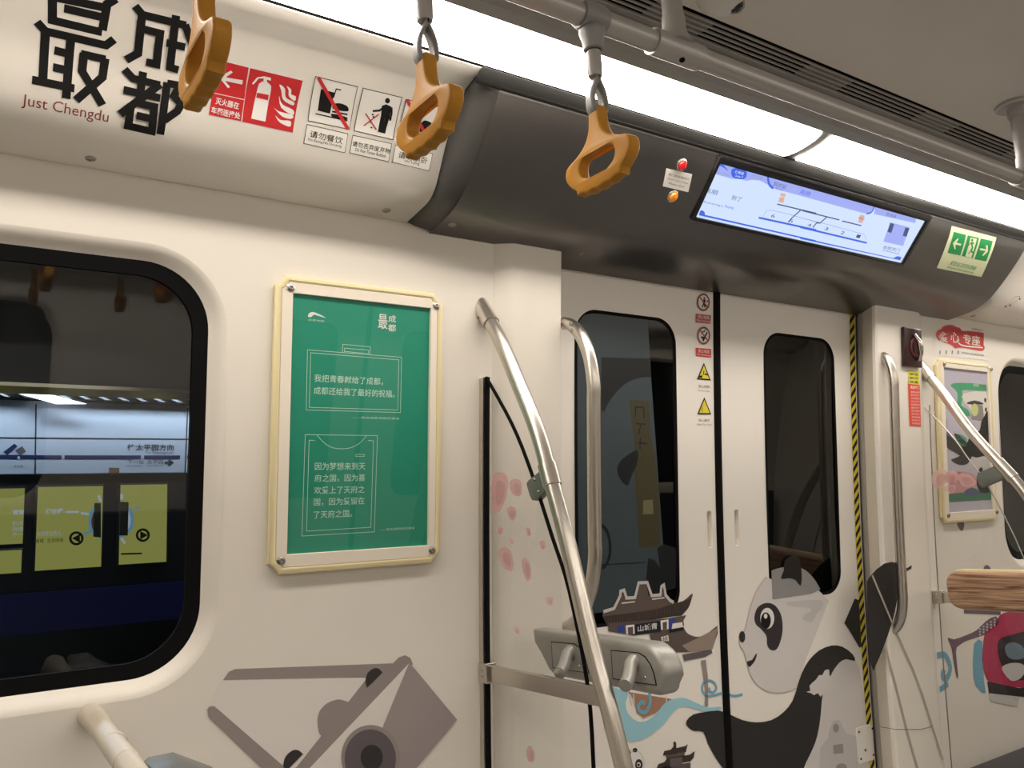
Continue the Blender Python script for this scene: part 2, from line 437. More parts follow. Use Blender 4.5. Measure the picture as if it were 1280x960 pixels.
# window in the left wall: outline in (x, s)
WU1, WS0, WS1 = .450, sz(-.250), sz(.520)
WU0 = WU1-1.15
WR = .125
w_out = rrect(WU0-.030, WU1+.030, WS0-.030, WS1+.030, WR+.03)
w_in = rrect(WU0, WU1, WS0, WS1, WR)
w_gl = rrect(WU0+.028, WU1-.028, WS0+.028, WS1-.028, WR-.02)
RW0 = 3.495                                          # the next window to the right
r_out = rrect(RW0-.03, RW0+1.18, WS0-.03, WS1+.03, WR+.03)
r_in = rrect(RW0, RW0+1.15, WS0, WS1, WR)
r_gl = rrect(RW0+.028, RW0+1.122, WS0+.028, WS1-.028, WR-.02)
SB, ST = sz(-1.3), SW.k[-1]
def side(surf, nm, sfx, glassm):
    panel('wall_'+nm, surf, [(X0, SB), (1.101, SB), (1.101, ST), (X0, ST)], [w_out], WALL)
    panel('wall_'+nm+'_far', surf, [(2.93, SB), (X1, SB), (X1, ST), (2.93, ST)], [r_out], WALL)
    for k, (o, i, g) in enumerate(((w_out, w_in, w_gl), (r_out, r_in, r_gl))):
        wd = thing('window_%d' % (k+1+sfx), None, None, surf.at((i[0][0]+i[20][0])/2, WS0, 0)); wd['kind'] = 'structure'
        sb_ = MB(); st_ = [(0, 0), (.18, -.0012), (.40, -.0052), (.62, -.0115), (.82, -.0175), (1, -.022)]
        LL = [[sb_.bm.verts.new(surf.at(p[0]+(q2[0]-p[0])*f, p[1]+(q2[1]-p[1])*f, of)) for p, q2 in zip(o, i)] for f, of in st_]
        for A_, B_ in zip(LL[:-1], LL[1:]):
            for j in range(len(A_)):
                fc = sb_.bm.faces.new((A_[j], A_[(j+1) % len(A_)], B_[(j+1) % len(A_)], B_[j])); fc.material_index = sb_.mi(WALL)
        sb_.build('window_surround', wd, smooth_ang=60)
        ring('gasket', surf, i, -.022, g, -.024, RUBBER, wd)
        ring('gasket_lip', surf, [(a, b) for a, b in g], -.024, [(a, b) for a, b in g], -.034, RUBBER, wd)
        d = Decal(surf, -.030, 0); d.uvpoly([g], glassm); d.build('pane', wd)
side(SW, 'back', 0, GLASSW)
side(SWm, 'front', 2, GLASSW)

# pillars beside the doors (left: bevel, front, jamb; right: jamb, front, bevel)
def pillar(nm, xs, surfs):
    b = MB(); zs = [-1.3+.1*i for i in range(20)]+[.69]
    for i in range(len(zs)-1):
        for k in range(len(xs)-1):
            f = lambda j, z: (xs[j][0], xs[j][2](yw(z)-xs[j][1]), z)
            b.face([f(k, zs[i]), f(k+1, zs[i]), f(k+1, zs[i+1]), f(k, zs[i+1])], WALL)
    return b.build(nm, kind='structure', smooth_ang=25)
ident = lambda y: y
mir = lambda y: .8-y
def pts(L, g): return [(a, b, g) for a, b in L]
PL = [(1.101, 0), (1.104, .003), (1.140, .018), (1.150, .0205), (1.284, .0205), (1.291, .018), (1.294, .010), (1.280, -.10)]
PR = [(2.690, -.10), (2.622, .008), (2.625, .0165), (2.633, .0205), (2.880, .0205), (2.890, .017), (2.927, .003), (2.93, 0)]
pillar('trim_1', pts(PL, ident), None); pillar('trim_2', pts(PR, ident), None)
pillar('trim_3', pts(PL, mir), None); pillar('trim_4', pts(PR, mir), None)

# covers over the windows and dark header over the door, both sides
for mr, k in ((False, 0), (True, 4)):
    sweep('trim_%d' % (5+k), COVP, X0, .867, COVER, mirror=mr, solid=.002)
    sweep('trim_%d' % (6+k), COVP, 3.14, X1, COVER, mirror=mr, solid=.002)
    sweep('trim_%d' % (7+k), HEADP, .925, 3.115, HEAD, mirror=mr, solid=.002)
    sweep('trim_%d' % (8+k), [(1.296, .882), (1.322, .868), (1.326, .862)], .867, 3.14, HEADT, mirror=mr, solid=.002)
ENDT = mat('header_end_trim', (.10, .095, .09), .5, metal=.3)
for xa, xb in ((.8685, .927), (3.1385, 3.113)):
    tb = MB(); N_ = 26; s0_ = SC.k[1]
    for i in range(N_):
        f0, f1 = i/N_, (i+1)/N_
        A0, A1 = SC.at(xa, s0_*.6+f0*(SC.k[-1]-s0_*.6), -.002), SC.at(xa, s0_*.6+f1*(SC.k[-1]-s0_*.6), -.002)
        B0, B1 = SH.at(xb, f0*SH.s_at_z(.659)), SH.at(xb, f1*SH.s_at_z(.659))
        tb.face([A0, A1, B1, B0], ENDT)
    tb.build('trim_13', kind='structure', solid=.0015)
# filler above the door leaves, seam shadow gap under the cover
for mr in (False, True):
    sweep('trim_14', [(1.64, .6715), (1.662, .6715), (1.662, .70)], X0, .867, HEADT, mirror=mr)

# ceiling, lamp trough trim, floor, ends
BAND = [(1.172, .903), (1.166, .896), (1.136, .898), (1.126, .925), (1.122, .9655)]
sweep('trim_15', BAND, X0, X1, TRIMG); sweep('trim_16', BAND, X0, X1, TRIMG, mirror=True)
for mr in (False, True):
    sweep('trim_21', [(1.305, .885), (1.305, 1.01), (1.030, 1.01), (1.030, .98)], X0, X1, RUBBER, mirror=mr, solid=.002)
    sweep('trim_22', [(1.1235, .9655), (1.1235, 1.01)], X0, X1, RUBBER, mirror=mr, solid=.002)
b = MB(); b.box((X0, .8-1.040, CEILZ), (X1, 1.040, CEILZ+.02), CEIL); b.build('ceiling', kind='structure')
b = MB(); b.box((X0, -.98, -1.33), (X1, 1.78, -1.30), mat('floor_grey', (.27, .265, .26), .5, noise=.12, nscale=60)); b.build('floor', kind='structure')
b = MB(); b.box((X0-.03, -1.0, -1.3), (X0, 1.8, 1.0), WALL); b.build('wall_left', kind='structure')
b = MB(); b.box((X1, -1.0, -1.3), (X1+.03, 1.8, 1.0), WALL); b.build('wall_right', kind='structure')

# doors: two leaves each side, window holes, seal, recessed pulls
DC = 1.958
LW = rrect(1.412, 1.787, SD.s_at_z(-.285), SD.s_at_z(.555), .075)
RWIN = rrect(2.172, 2.535, SD.s_at_z(-.285), SD.s_at_z(.555), .075)
def inset(loop, d, u0, u1, s0, s1, r): return rrect(u0+d, u1-d, s0+d, s1-d, r-d*.5)
PULLS = (1.915, 2.033)
def door(nm, surf, u0, u1, win, wu, pull, art=False):
    dr = thing(nm, None, None, surf.at((u0+u1)/2, sz(-1.3), 0)); dr['kind'] = 'structure'
    pl = rrect(pull-.010, pull+.010, SD.s_at_z(-.105), SD.s_at_z(.002), .004, 3)
    top = SD.s_at_z(.70)
    o = panel('leaf', surf, [(u0, sz(-1.3)), (u1, sz(-1.3)), (u1, top), (u0, top)], [win, pl], DOORW, kind=None, parent=dr)
    s0, s1 = SD.s_at_z(-.285), SD.s_at_z(.555)
    g1 = inset(win, .009, wu[0], wu[1], s0, s1, .075)
    ring('gasket', surf, win, .0005, g1, -.002, RUBBER, dr)
    d = Decal(surf, -.003, 0); d.uvpoly([g1], GLASSD); d.build('pane', dr)
    # recessed pull: walls and back
    ring('pull_recess_edge', surf, pl, 0, pl, -.014, DOORW, dr)
    d = Decal(surf, -.014, 0); d.uvpoly([pl], DOORW); d.build('pull_recess', dr)
    return dr
door('door_1', SD, 1.25, 1.944, LW, (1.412, 1.787), PULLS[0]); door('door_2', SD, 1.972, 2.66, RWIN, (2.172, 2.535), PULLS[1])
door('door_3', SDm, 1.25, 1.944, LW, (1.412, 1.787), PULLS[0]); door('door_4', SDm, 1.972, 2.66, RWIN, (2.172, 2.535), PULLS[1])
for surf, g in ((SD, ident), (SDm, mir)):
    b = MB(); zs = [-1.3+.1*i for i in range(20)]+[.70]
    prof = [(-.014, -.006), (-.013, .004), (-.004, .007), (.004, .007), (.013, .004), (.014, -.006)]
    for i in range(len(zs)-1):
        for k in range(len(prof)-1):
            f = lambda j, z: (DC+prof[j][0], g(yw(z)+.08-prof[j][1]), z)
            b.face([f(k, zs[i]), f(k+1, zs[i]), f(k+1, zs[i+1]), f(k, zs[i+1])], RUBBER)
    b.build('trim_17', kind='structure')

# ------------------------------------------------------------------ strip lights
LP = smooth([(1.298, .8865), (1.268, .8840), (1.236, .8858), (1.202, .8920), (1.173, .9030)], 4, False)
def lamp(surf, x0, x1, label, g, nm='ceiling_light'):
    t = thing(nm, label, 'light', (x0/2+x1/2, g(1.235), .88), 'strip lights along the car')
    L = surf.k[-1]
    d = Decal(surf, 0, 0); d.uvpoly([rrect(x0+.017, x1-.017, .002, L-.002, .012, 4)], DIFF); d.build('diffuser', t)
    for xa, xb in ((x0-.003, x0+.022), (x1-.022, x1+.003)):
        b = MB()
        for i in range(len(surf.p)-1):
            b.face([surf.at(xa, surf.k[i], -.003), surf.at(xb, surf.k[i], -.003), surf.at(xb, surf.k[i+1], -.003), surf.at(xa, surf.k[i+1], -.003)], TRIMG)
        b.build('end_frame', t)
SL = Surf(LP); SLm = Surf(LP, mirror=True)
lamp(SL, -1.25, 1.797, 'long white strip light above the dark headers left end and orange straps', ident)
lamp(SL, 1.800, 4.84, 'white strip light above the right half of the display screen', ident)
lamp(SLm, -1.25, 1.797, 'strip light on the opposite side of the car, left length', mir)
lamp(SLm, 1.800, 4.84, 'strip light on the opposite side of the car, right length', mir)

# air vent slot along the ceiling
VY0, VY1 = 1.0475, 1.1215
def vent(x0, x1, blanks, label):
    t = thing('ceiling_vent', label, 'vent', ((x0+x1)/2, 1.084, CEILZ), 'ceiling air vents')
    b = MB(); b.box((x0, VY0-.004, CEILZ+.022), (x1, VY1, CEILZ+.024), RUBBER); b.build('backing', t)
    for xa, xb in blanks:
        b = MB(); b.box((xa, VY0+.012, CEILZ+.006), (xb, VY1-.014, CEILZ+.010), TRIMG); b.build('blanking_plate', t)
    for k in range(5):
        y = VY0+.005+k*.0135; wd = .0032
        b = MB(); b.box((x0, y, CEILZ-.001), (x1, y+wd, CEILZ+.005), SLATM, .0008, 1); b.build('slat', t)
    b = MB(); b.box((x0, VY1-.012, CEILZ-.002), (x1, VY1, CEILZ+.006), TRIMG, .001, 1); b.build('frame_strip', t)
def vx(px, py): return PZ(px, py, CEILZ).x
B1 = [(vx(1008, 88), vx(1059, 109)), (vx(1154, 146), vx(1203, 166))]
dB = (B1[1][0]-B1[0][0])
bl = [(B1[0][0]+k*dB, B1[0][1]+k*dB) for k in range(-6, 8)]
vent(X0, X1, [q for q in bl if q[0] > X0 and q[1] < X1], 'grey slatted air vent in the ceiling above the handrail')

# ------------------------------------------------------------------ overhead handrail
RY, RZ, RR = .920, .764, .0178
def rail(y, label, xt):
    t = thing('overhead_handrail', label, 'handrail', (1.5, y, RZ), None)
    b = MB(); b.tube([(X0+.0, y, RZ), (X1, y, RZ)], RR, STEELP, 20); b.build('rail_tube', t)
    for x in xt:
        b = MB(); b.tube([(x-.055, y, RZ), (x-.0545, y, RZ), (x+.0545, y, RZ), (x+.055, y, RZ)], [RR+.001, RR+.0042, RR+.0042, RR+.001], STEELP, 20)
        b.lathe([(RR+.012, 0), (RR+.005, .014), (RR+.002, .03), (RR+.0015, .052), (RR-.002, .053)], (x, y, RZ+.008), (0, 0, 1), STEELP, 20)
        tf = b.build('tee_fitting', t)
        b = MB(); b.screw((x+.004, y-.008, RZ-RR-.003), (-.1, -.35, -.95), .005, RUBBER); b.build('set_screw', tf)
        b = MB(); b.tube([(x, y, RZ+.05), (x, y, CEILZ-.028)], RR-.0005, STEELP, 20); b.build('hanger', t)
        b = MB(); b.lathe([(RR+.004, -.034), (RR+.0045, -.010), (.030, -.0085), (.042, -.010), (.047, -.007), (.047, -.001), (.046, 0)], (x, y, CEILZ), (0, 0, 1), STEELP, 28); b.build('ceiling_flange', t)
rail(RY, 'grey steel handrail hung below the ceiling, running over the orange straps', (-.2, 1.005, 2.21, 3.4))
rail(-.12, 'grey steel handrail on the opposite side of the aisle', (-.2, 1.005, 2.21, 3.4))

# ------------------------------------------------------------------ hand straps
def make_strap(label, group):
    t = thing('hand_strap', label, 'hand strap', (0, 0, 0), group)       # origin: centre of the rail
    z0 = 0
    b = MB(); b.sleeve([(RR+.0006, -.024), (RR+.0035, -.0235), (RR+.006, -.012), (RR+.006, .012), (RR+.0035, .0235), (RR+.0006, .024)], (0, 0, 0), (1, 0, 0), GREYP)
    b.lathe([(.010, -.0195), (.0205, -.0200), (.0212, -.022), (.020, -.028), (.0165, -.040), (.0155, -.054), (.0125, -.0555), (.0115, -.048), (0, -.048)], (0, 0, 0), (0, 0, 1), GREYP, 20)
    b.build('rail_clamp', t)
    b = MB(); b.lathe([(.0085, -.046), (.009, -.055), (.0118, -.058), (.0116, -.092), (.0104, -.098), (.006, -.098)], (0, 0, 0), (0, 0, 1), SLEEVE, 18); b.build('strap_sleeve', t)
    # webbing loop through the handle's neck: two flat legs
    b = MB(); zt = -.092; zb = -.160
    for sg in (-1, 1):
        path = [(0, zt), (sg*.003, zt-.012), (sg*.0105, zt-.028), (sg*.0145, zt-.045), (sg*.0135, zt-.062), (sg*.006, zt-.070), (0, zt-.071)]
        path = smooth(path, 4, False); wd = .0095
        for (a, c), (d, e) in zip(path[:-1], path[1:]):
            f = lambda x, z, y, o: (x+o*sg, y, z)
            A = [(a, y, c) for y in (-wd, wd)]; D = [(d, y, e) for y in (-wd, wd)]
            b.face([A[0], A[1], D[1], D[0]], GREYP)
    o = b.build('webbing_loop', t, smooth_ang=60); md = o.modifiers.new('solid', 'SOLIDIFY'); md.thickness = .0035
    # handle: rounded triangle with an oval grip hole, finger grooves below
    zh = -.150
    half = [(.011, 0), (.0125, -.022), (.0165, -.038), (.028, -.053), (.046, -.063), (.062, -.068), (.0715, -.073), (.0755, -.082), (.0745, -.092), (.069, -.101), (.0615, -.1085), (.052, -.1145)]
    half = smooth(half, 3, False)
    bot = []
    for i in range(25):
        y = .050-.100*i/24; bot.append((y, -.1225-.0045*(1-(y/.05)**2)-.0012*math.cos(y/.050*4*PI)))
    right = [(y, z) for y, z in half]; left = [(-y, z) for y, z in half][::-1]
    outer = right+bot+left
    hole = smooth([(.0, -.066), (.022, -.067), (.036, -.074), (.041, -.086), (.036, -.098), (.020, -.106), (0, -.1085), (-.020, -.106), (-.036, -.098), (-.041, -.086), (-.036, -.074), (-.022, -.067)], 4)
    b = MB(); b.prism([outer, hole[::-1]], lambda a, c, h: Vector((h, a, zh+c)), -.0105, .0105, ORANGE, .0035, 2)
    b.build('handle', t, smooth_ang=50)
    return t
def copy_thing(o, loc, label=None, group=None):
    r = o.copy(); C.objects.link(r); r.location = loc
    for ch in o.children:
        c = ch.copy(); C.objects.link(c); c.parent = r
        for g in ch.children:
            d = g.copy(); C.objects.link(d); d.parent = c
    if label: r['label'] = label
    if group: r['group'] = group
    return r
strap = make_strap('orange hand strap hanging in front of the big black characters', 'orange hand straps on the near rail')
strap.location = (.239, RY, RZ+ZC)
STRAP_LABELS = [(.526, 'orange hand strap in front of the no lying sign'), (.822, 'orange hand strap in front of the dark door header')]
for x, lb in STRAP_LABELS: copy_thing(strap, (x, RY, RZ+ZC), lb)
for x in (.30, .59, .88): copy_thing(strap, (x, -.12, RZ+ZC), 'orange hand strap on the opposite rail, seen only reflected in the window', 'straps on the opposite rail')

# security camera on the ceiling
t = thing('dome_camera', 'small white dome security camera on the ceiling above the vent', 'camera', (1.205, .965, CEILZ))
b = MB(); b.lathe([(.050, 0), (.050, -.008), (.047, -.018), (.041, -.028), (.031, -.037), (.018, -.043), (0, -.045)], (1.195, .968, CEILZ), (0, 0, 1), mat('camera_white', (.62, .60, .57), .35), 28); b.build('housing', t)
e0 = PZ(919, 5, .934)
b = MB(); b.lathe([(.0175, -.004), (.0185, .002), (.0165, .006), (.0150, .005)], e0, -e0.normalized()+Vector((.15, .1, -.25)), mat('lens_ring', (.6, .58, .55), .2, .6), 24)
b.lathe([(.0152, 0), (.014, .007), (.009, .012), (0, .0135)], e0, -e0.normalized()+Vector((.15, .1, -.25)), BLACKG, 24); b.build('lens', t)

# ------------------------------------------------------------------ small fixings on the covers
for nm, px, sf, lb, ct in (('panel_lock', (113, 197.5), SC, 'round metal lock in the white cover under the black characters', 'lock'), ('panel_lock', (483, 262.5), SC, 'round metal lock in the white cover near the dark headers end', 'lock'),
                           ('panel_lock', (565.5, 280.5), SH, 'small lock on the underside of the dark header, left end', 'lock'), ('panel_lock', (729, 317), SH, 'small lock on the underside of the dark header above the door', 'lock')):
    u, t_ = sf.hit(*px); p = sf.at(u, t_, .0005); n = (sf.at(u, t_, 1)-sf.at(u, t_, 0)).normalized()
    b = MB(); m = SCREW if sf is SC else STEELD
    b.lathe([(.0098, 0), (.0098, .001), (.0085, .0022), (.0068, .0022), (.0062, .0008), (.003, .0006), (0, .0014)], p, n, m, 22)
    tag(b.build(nm), lb, ct)

# ------------------------------------------------------------------ lettering and signs on the white cover
Z1 = lambda L: [(a/4, b/4) for a, b in L]
d = Decal(SC)
SW_ = .0128
NS = [0]
def stroke(L, wd=SW_): NS[0] += 1; d.line(Z1(L), wd, BLK, NS[0]*.12)
# first large character
for L in ([(262, -90), (262, 100), (510, 160)], [(262, -90), (580, -30)], [(320, 40), (512, 85)], [(250, -20), (540, 40)], [(512, 150), (535, 20), (580, -8)],
          [(185, 108), (228, 155), (530, 225), (570, 195)], [(228, 155), (214, 400)], [(160, 398), (372, 442)], [(355, 185), (330, 492)], [(272, 250), (348, 270)], [(265, 335), (340, 352)],
          [(420, 265), (410, 355), (512, 525)], [(405, 268), (528, 296)], [(526, 290), (512, 385), (380, 500)]): stroke(L)
for L in ([(675, 28), (712, 72), (930, 125)], [(710, 70), (690, 265), (630, 298)], [(700, 140), (800, 165), (782, 320), (730, 308)], [(880, 75), (850, 335), (892, 348)], [(832, 212), (925, 234)], [(925, 120), (990, 300)],
          [(622, 345), (665, 392), (800, 425)], [(715, 358), (700, 470)], [(800, 420), (600, 570)], [(617, 448), (800, 490)], [(690, 515), (770, 533), (758, 655), (640, 628), (655, 520)], [(682, 576), (762, 594)],
          [(835, 412), (800, 670)], [(835, 415), (905, 428)], [(900, 425), (868, 480), (905, 520), (885, 555), (820, 600)]): stroke(L)
d.done('lettering', 'large black stylised characters on the white cover, leftmost marks', 'lettering')
d = Decal(SC); d.text('Just Chengdu', (28, 117), (135, 152), DRED, h=18)
d.done('lettering', 'small brown red latin words under the big black characters', 'lettering')

# fire extinguisher sign
Z2 = lambda L: zz(240, 40, 3.5556, L)
d = Decal(SC)
red = [Z2(L) for L in ([(110, 121), (251, 157), (232, 298), (90, 267)], [(89, 271), (231, 302), (217, 396), (74, 367)], [(258, 159), (491, 215), (447, 447), (222, 398)])]
d.poly(Z2([(107, 118), (494, 212), (450, 450), (72, 370)]), WHT, 0)
for L in red: d.poly(L, RED, 1)
d.poly(Z2([(118, 198), (172, 170), (180, 178), (150, 200), (225, 213), (222, 232), (146, 216), (168, 243), (158, 248)]), WHT, 2)
d.text('灭火器在', *Z2([(106, 289), (206, 338)]), WHT, 2, .02, h=9); d.text('车厢连接处', *Z2([(87, 329), (212, 384)]), WHT, 2, .02, h=9)
d.poly(Z2([(292, 243), (297, 228), (312, 218), (335, 222), (351, 238), (350, 258), (325, 398), (262, 384)]), WHT, 2)
d.poly(Z2([(288, 268), (340, 278), (336, 302), (284, 290)]), RED, 3)
d.poly(Z2([(316, 222), (318, 205), (296, 205), (272, 232), (265, 228), (288, 200), (320, 195), (350, 202), (349, 215), (332, 210), (332, 225)]), WHT, 2)
for L in ([(388, 232), (412, 250), (416, 290), (452, 310), (446, 325), (404, 300), (396, 262)], [(420, 238), (440, 255), (440, 275), (460, 285), (455, 305), (430, 285), (428, 258)],
          [(386, 282), (400, 320), (448, 345), (446, 368), (395, 335)], [(362, 334), (385, 352), (446, 368), (440, 385), (400, 375)], [(370, 370), (392, 390), (436, 395), (434, 420), (400, 408), (380, 392)]):
    d.poly(smooth(Z2(L), 3), WHT, 2)
d.done('fire_sign', 'red fire extinguisher sign with a white arrow and flames', 'sign')

# prohibition stickers on one clear strip
t0 = SC.at(*SC.hit(470, 160), .001)
t = thing('prohibition_sticker', 'clear strip with three black and white prohibition pictograms', 'sign', t0)
d = Decal(SC, .0008); d.poly(Z2([(533, 172), (1140, 330), (1062, 645), (470, 512)]), film('clear_film', (.86, .84, .8), .35, .3)); d.build('clear_strip', t)
def frame_(d, q, wd=.0011, lay=1): d.line(Z2(q), wd, BLK, lay, True)
def q_(x0, y0, x1, y1, x2, y2, x3, y3): return [(x0, y0), (x1, y1), (x2, y2), (x3, y3)]
d = Decal(SC, .0012); Q = q_(548, 196, 735, 242, 700, 432, 515, 394); d.poly(Z2(Q), STICK); frame_(d, Q)
d.poly(Z2([(572, 252), (632, 268), (612, 362), (558, 348)]), BLK, 1); d.line(Z2([(628, 290), (640, 252), (662, 256)]), .0022, BLK, 1)
d.line(Z2([(548, 362), (690, 394)]), .0022, BLK, 1)
d.poly(smooth(Z2([(626, 340), (632, 318), (660, 316), (690, 330), (690, 352)]), 3), BLK, 1); d.poly(smooth(Z2([(622, 362), (686, 378), (680, 392), (624, 378)]), 3), BLK, 1); d.line(Z2([(622, 352), (690, 366)]), .003, BLK, 1)
d.line(Z2([(560, 200), (692, 430)]), .0068, RED, 2); d.build('no_eating_pictogram', t)
d = Decal(SC, .0012); Q = q_(760, 248, 932, 290, 893, 478, 720, 438); d.poly(Z2(Q), STICK); frame_(d, Q)
d.poly(Z2(ell(868, 304, 11, 12)), BLK, 1)
for q in ([(843, 326), (862, 320), (886, 331), (876, 386), (838, 378)], [(838, 374), (856, 380), (842, 447), (825, 443)], [(857, 378), (875, 384), (857, 451), (841, 447)]): d.poly(Z2(q), BLK, 1)
d.line(Z2([(886, 334), (886, 360), (879, 393)]), .0042, BLK, 1); d.line(Z2([(850, 334), (832, 348), (802, 350)]), .0040, BLK, 1)
d.line(Z2([(770, 360), (818, 432)]), .0022, RED, 2); d.line(Z2([(762, 416), (830, 364)]), .0022, RED, 2)
for a, b_ in ((802, 366), (795, 398), (806, 376), (796, 424)): d.poly(Z2(ell(a, b_, 4, 4, 10)), BLK, 1)
d.build('no_littering_pictogram', t)
d = Decal(SC, .0012); Q = q_(952, 298, 1130, 340, 1085, 522, 912, 482); d.poly(Z2(Q), STICK); frame_(d, Q)
d.poly(Z2(ell(1074, 408, 11, 12)), BLK, 1)
d.poly(smooth(Z2([(1002, 440), (1005, 420), (1030, 392), (1062, 402), (1068, 418), (1050, 438), (1020, 440)]), 3), BLK, 1); d.line(Z2([(1000, 438), (1060, 442)]), .0034, BLK, 1)
d.line(Z2([(955, 300), (1050, 478)]), .0068, RED, 2); d.build('no_lying_pictogram', t)
for Q, a, b_, A, B, nm in ((q_(510, 410, 692, 452, 678, 536, 496, 494), '请勿餐饮', 'No Eating,No Drinking', [(526, 436), (668, 488)], [(516, 470), (662, 516)], 'no_eating_caption'),
                           (q_(714, 458, 886, 496, 872, 576, 700, 536), '请勿丢弃废弃物', 'Do Not Throw Rubbish', [(714, 482), (878, 534)], [(726, 514), (860, 558)], 'no_littering_caption'),
                           (q_(903, 502, 1068, 540, 1052, 616, 890, 578), '请勿躺卧', 'No Lying', [(920, 528), (1046, 572)], [(946, 566), (1008, 592)], 'no_lying_caption')):
    d = Decal(SC, .0012); d.poly(Z2(Q), STICK); frame_(d, Q, .0009); d.text(a, *Z2(A), BLK, 1, h=9 if len(a) < 6 else 7); d.text(b_, *Z2(B), BLK, 1, h=4.2); d.build(nm, t)

# ------------------------------------------------------------------ posters in frames
def poster_frame(label, outer, inner, paper, screws, off, art):
    """outer / inner / paper: four corner pixels, clockwise from the top left"""
    o3 = [SW.hit(*p) for p in outer]
    u0 = (o3[0][0]+o3[3][0])/2; u1 = (o3[1][0]+o3[2][0])/2; s1 = (o3[0][1]+o3[1][1])/2; s0 = (o3[2][1]+o3[3][1])/2
    t = thing('poster_frame', label, 'poster', SW.at((u0+u1)/2, s0, 0), None)
    def notch(u0, u1, s0, s1, c, n=4):
        L = []
        for cu, cs, sx, sy in ((u1, s1, -1, -1), (u0, s1, 1, -1), (u0, s0, 1, 1), (u1, s0, -1, 1)):
            a = [(cu+sx*c*.05, cs+sy*c), (cu+sx*c*.35, cs+sy*c*.85), (cu+sx*c*.85, cs+sy*c*.35), (cu+sx*c, cs+sy*c*.05)]
            L += a if (sx*sy > 0) else a[::-1]
        return L
    i3 = [SW.hit(*p) for p in inner]
    a0 = (i3[0][0]+i3[3][0])/2; a1 = (i3[1][0]+i3[2][0])/2; b1 = (i3[0][1]+i3[1][1])/2; b0 = (i3[2][1]+i3[3][1])/2
    p3 = [SW.hit(*p) for p in paper]
    c0 = (p3[0][0]+p3[3][0])/2; c1 = (p3[1][0]+p3[2][0])/2; e1 = (p3[0][1]+p3[1][1])/2; e0 = (p3[2][1]+p3[3][1])/2
    fn = lambda a, b_, h: SW.at(a, b_, h)
    A = notch(u0, u1, s0, s1, .024); B = notch(a0+.002, a1-.002, b0+.002, b1-.002, .016)
    b = MB(); b.prism([A, B[::-1]], fn, 0, .013, CREAM, .004, 2); b.build('outer_frame', t)
    b = MB(); b.prism([B, [(c0, e0), (c1, e0), (c1, e1), (c0, e1)][::-1]], fn, 0, .0115, FRAMEW, .0008, 1); b.build('inner_frame', t)
    b = MB()
    sf = Surf([(yw(z)-.004, z) for z in [-1.3+.1*i for i in range(20)]+[.70]])
    d = Decal(sf, 0, .0002); cor = [(c0-.001, e0-.001), (c1+.001, e0-.001), (c1+.001, e1+.001), (c0-.001, e1+.001)]
    art(d, cor, t); d.build('poster', t)
    d = Decal(SW, .0070, 0); d.uvpoly([cor], ACRYL); d.build('clear_cover', t)
    for px in screws:
        u, s_ = SW.hit(*px); p = SW.at(u, s_, .011)
        b = MB(); b.lathe([(.0090, 0), (.0090, .0012), (.0068, .0020), (.0066, .0040), (.0050, .0050), (.0030, .0050), (.0028, .0030), (0, .0030)], p, (0, -1, .05), SCREW, 20); b.build('screw', t)
    return t
PA = lambda L: zz(310, 330, 4.923, L)
PB = lambda L: zz(310, 525, 4.923, L)
def art1(d, cor, t):
    d.uvpoly([cor], TEAL)
    ln = lambda L, wd=.0011, cl=True: d.line(L, wd, TINK, 1, cl)
    d.poly(smooth(PA([(370, 325), (375, 305), (400, 295), (440, 310), (480, 332), (430, 318), (405, 312), (390, 325)]), 3), WHT, 1)
    d.text('成都地铁', *PA([(370, 336), (470, 350)]), TINK, 1, h=2.8)
    d.text('最', *PA([(802, 306), (858, 400)]), WHT, 1, .008, h=18.5); d.text('成', *PA([(864, 313), (910, 362)]), WHT, 1, .008, h=9); d.text('都', *PA([(862, 369), (910, 418)]), WHT, 1, .008, h=9)
    ln(PA([(366, 528), (945, 574), (938, 914), (358, 898)])); ln(PA([(386, 546), (928, 590), (922, 898), (377, 882)]))
    ln(PA([(580, 543), (583, 494), (752, 510), (750, 556)]), .0011, False); ln(PA([(592, 538), (595, 518), (740, 530), (740, 552)]), .0011)
    d.text('我把青春献给了成都，', *PA([(408, 678), (830, 742)]), TINK, 1, .006, h=9.6); d.text('成都还给我了最好的祝福。', *PA([(405, 754), (902, 818)]), TINK, 1, .006, h=9.6)
    d.text('——来自成都地铁的乘客', *PA([(640, 936), (932, 956)]), TINK, 1, h=3)
    ln(PB([(352, 90), (796, 96), (778, 688), (332, 714)])); ln(PB([(412, 126), (376, 124), (360, 684), (756, 660), (772, 128), (738, 126)]), .0011, False)
    ln(smooth(PB([(424, 92), (470, 142), (520, 170), (580, 177), (640, 168), (690, 140), (730, 96)]), 4, False), .0011, False)
    ln(PB([(664, 212), (716, 212), (716, 224), (662, 224)]), .0009)
    for i, tx in enumerate(('因为梦想来到天', '府之国，因为喜', '欢爱上了天府之', '国，因为爱留在', '了天府之国。')):
        y = (262, 336, 410, 483, 560)[i]; x1 = (722, 720, 718, 716, 640)[i]
        d.text(tx, *PB([(412-2.2*i, y), (x1, y+48-1.0*i)]), TINK, 1, .006, h=9.4)
    d.text('——来自成都地铁的乘客', *PB([(808, 667), (1026, 684)]), TINK, 1, h=3.4)
poster_frame('green poster in a cream frame with four screws on the white wall', [(342.5, 341), (552, 370), (547, 704), (330, 719)], [(352, 348), (546, 376), (541, 697), (337, 711)],
             [(365.3, 367.4), (537.1, 386.3), (531.4, 680.8), (355.1, 693.2)], [(361, 360.5), (542, 383), (537, 687), (348.5, 700)], 0, art1)

